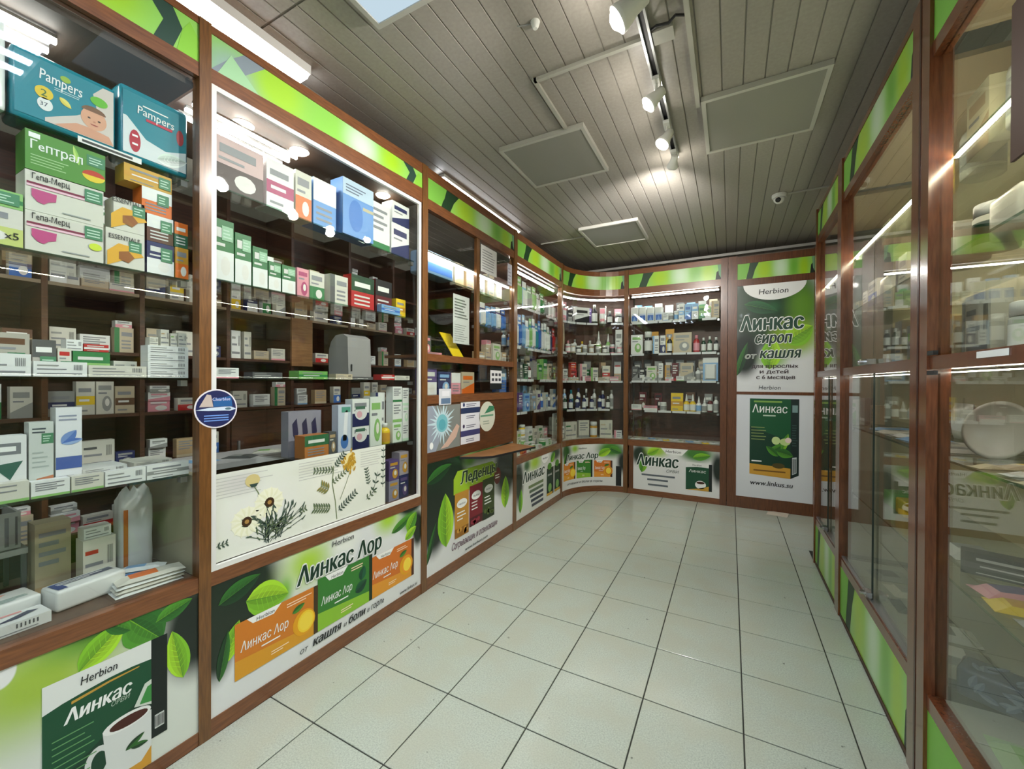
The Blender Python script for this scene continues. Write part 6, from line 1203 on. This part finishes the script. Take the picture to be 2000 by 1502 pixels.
o = lay('X', .80, 1.70, .363, .23, .17, .014, -.08, (170, 200, 150), 'lightgreen', f'pale green patterned packet on the cabinet floor, {WC}', g=gr)
lay('X', .78, 1.50, .363, .20, .16, .014, .1, 'white', 'offwhite', f'white packet on the cabinet floor, {WC}', g=gr)
single('wall_plaque', MB().box(XR-.013, XR-.0055, 1.12, 1.455, 1.98, 2.36, mat((70, 44, 36), .4)), 'dark brown plaque on the glass at the right edge, nearest right cabinet', 'plaque')
WB = 'middle right cabinet'
row(FR, -3.18, -2.10, 2.2206, 'C 14x14 cream tan; S 16x12x12 cream tan; C 12x16 beige cream; P 14x17x6 yellow gold; B 12x25 offwhite gray', f'top shelf, {WB}', gr, gap=.16)
row(FR, -3.16, -2.10, 1.8906, 'C 16x14x12 offwhite blue 3; S 20x12x12 offwhite white; C 14x16 offwhite darkgray; P 13x20x6 gold yellow; S 18x16x12 offwhite gray', f'second shelf, {WB}', gr, gap=.10)
row(FR, -3.18, -2.10, 1.5146, 'C 12x24 gray tan; C 10x26 beige gray; C 14x22 gray lightgreen; C 12x26 offwhite gray; C 13x20 beige gray; C 10x24 gray offwhite', f'third level, {WB}', gr, gap=.18)
row(FR, -3.16, -2.10, 1.1806, 'S 12x12x10 gray white; P 18x17x6 offwhite white; S 18x14x10 white gray', f'fourth level, {WB}', gr, gap=.31)
for i in range(6): lay('X', .79+.02*(i % 2), 2.20+.165*i, 1.1806, .18, .13, .014, .08*(i % 3), ('white', 'offwhite', 'lightblue')[i % 3], 'gray', f'white flat packet, {ORD[i]} from the near end on the middle shelf, {WB}', g=gr)
row(FR, -3.0, -2.12, .7806, 'S 14x8x10 lightgreen gold; S 12x8x10 yellow gold; S 12x7x9 gold lime; C 12x6 gray white; X 16x3x14 white gray', f'low shelf, {WB}', gr, gap=.14)
for i in range(5): lay('X', .80+.03*(i % 2), 2.25+.19*i, .363, .19, .15, .02, .1*i-.2, ('gray', 'white', 'darkgray', 'offwhite', 'gray')[i], ('white', 'gray', 'gray', 'gray', 'darkgray')[i], f'{("grey", "white", "dark grey", "off-white", "mottled grey")[i]} packet on the cabinet floor, {WB}', g=gr)
WA = 'far right cabinet'
row(FR, -4.02, -3.34, 1.8906, 'C 12x14 offwhite lightblue; C 12x12 beige gray; C 10x15 offwhite gray', f'second shelf, {WA}', gr, gap=.16)
row(FR, -4.02, -3.34, 1.1806, 'C 12x14 offwhite lightgreen; C 12x16 gray white; C 10x12 beige gray', f'fourth level, {WA}', gr, gap=.20)
lb_ = MB().box(XR-.0062, XR-.005, 1.47, 1.62, 1.512, 1.530, mat('white')); lb_.v = [(a, b, c) for a, b, c in lb_.v]
single('shelf_label', lb_, 'white and blue strip label on the rail of the nearest right cabinet', 'shelf label')
# torn paper on the floor by the door
tp = MB(); tp.v = [(.36, 5.30, .0015), (.55, 5.27, .002), (.58, 5.40, .012), (.44, 5.42, .010), (.38, 5.38, .014)]; tp.v += [(a, b, c-.0008) for a, b, c in tp.v]; tp.mi(mat((206, 196, 180), .8))
tp.f = [(0, 1, 2, 3, 4), (9, 8, 7, 6, 5)]+[(i, 5+i, 5+(i+1) % 5, (i+1) % 5) for i in range(5)]; tp.m = [0]*7
single('paper_scrap', tp, 'torn scrap of pale paper on the floor at the poster door', 'paper scrap')

# denser rear and front rows in the far cases
row(FL, 3.58, 4.74, 1.4706, 'C 9x27 darkgray navy; C 10x25 brown tan; C 9x28 gray darkgreen; C 10x26 darkgray white; C 9x27 beige gray; C 10x28 navy gray; C 9x25 gray lightgreen; C 9x26 darkgray beige', f'rear of third shelf, {n4}', g4, gap=.20)
row(FL, 3.58, 4.74, 1.1306, 'C 10x28 gray purple; C 9x26 navy lightblue; C 9x28 gray white; C 10x27 lightblue blue; C 9x26 white gray; C 10x28 offwhite purple; C 9x27 gray blue', f'rear of fourth shelf, {n4}', g4, gap=.20)
row(FL, 3.58, 4.74, 1.8006, 'B 5x16 white lightblue; B 5x14 blue white; B 5x17 white teal; B 5x13 lightgreen white; B 5x16 white blue; B 5x14 teal white; B 5x16 white lightblue; B 5x13 white gray; B 5x15 lightblue white; B 5x16 white green', f'rear of second shelf, {n4}', g4, gap=.16)
row(FC, .05, ARC-.05, 2.2306, 'C 9x24 gray darkgray; C 10x22 beige gray; C 9x25 darkgray black; C 10x23 purple gray; C 9x24 gray white; C 9x22 darkgray pink', f'rear of top shelf, {n5}', g5, gap=.22)
row(FC, .05, ARC-.05, 1.4606, 'C 9x26 darkgray gray; C 10x27 brown maroon; C 9x26 beige tan; C 10x28 gray green; C 9x26 tan brown; C 9x27 gray red', f'rear of third shelf, {n5}', g5, gap=.24)
row(FB, -1.165, -.13, 2.2256, 'C 9x26 lightblue white; C 10x24 gray lightblue; C 9x26 white blue; C 10x23 gray white; C 9x25 darkgray gray; C 10x24 lightblue gray; C 9x25 gray green; C 9x26 beige gray', f'rear of top shelf, {n6}', g6, gap=.24)
row(FB, -1.165, -.13, 1.4656, 'C 9x27 darkgray gray; C 10x28 black gray; C 9x26 gray tan; C 10x28 darkgray maroon; C 9x27 gray beige; C 10x26 darkgray white; C 9x27 beige gray; C 8x26 gray lightblue', f'rear of third shelf, {n6}', g6, gap=.22)
row(FB, -1.14, -.36, 1.4656, 'F 10x4 gray white; F 9x5 white gray; F 9x4 darkgray gray; F 9x5 white pink; F 9x6 white lightgreen; F 9x5 offwhite gray', f'front of third shelf, {n6}', g6, gap=.052)
row(FB, -1.14, -.14, 1.0856, 'C 9x23 maroon brown; C 9x22 maroon black; C 8x23 darkgray maroon; C 10x24 brown gray; C 9x22 darkgray gray', f'rear of fourth shelf, {n6}', g6, gap=.25)
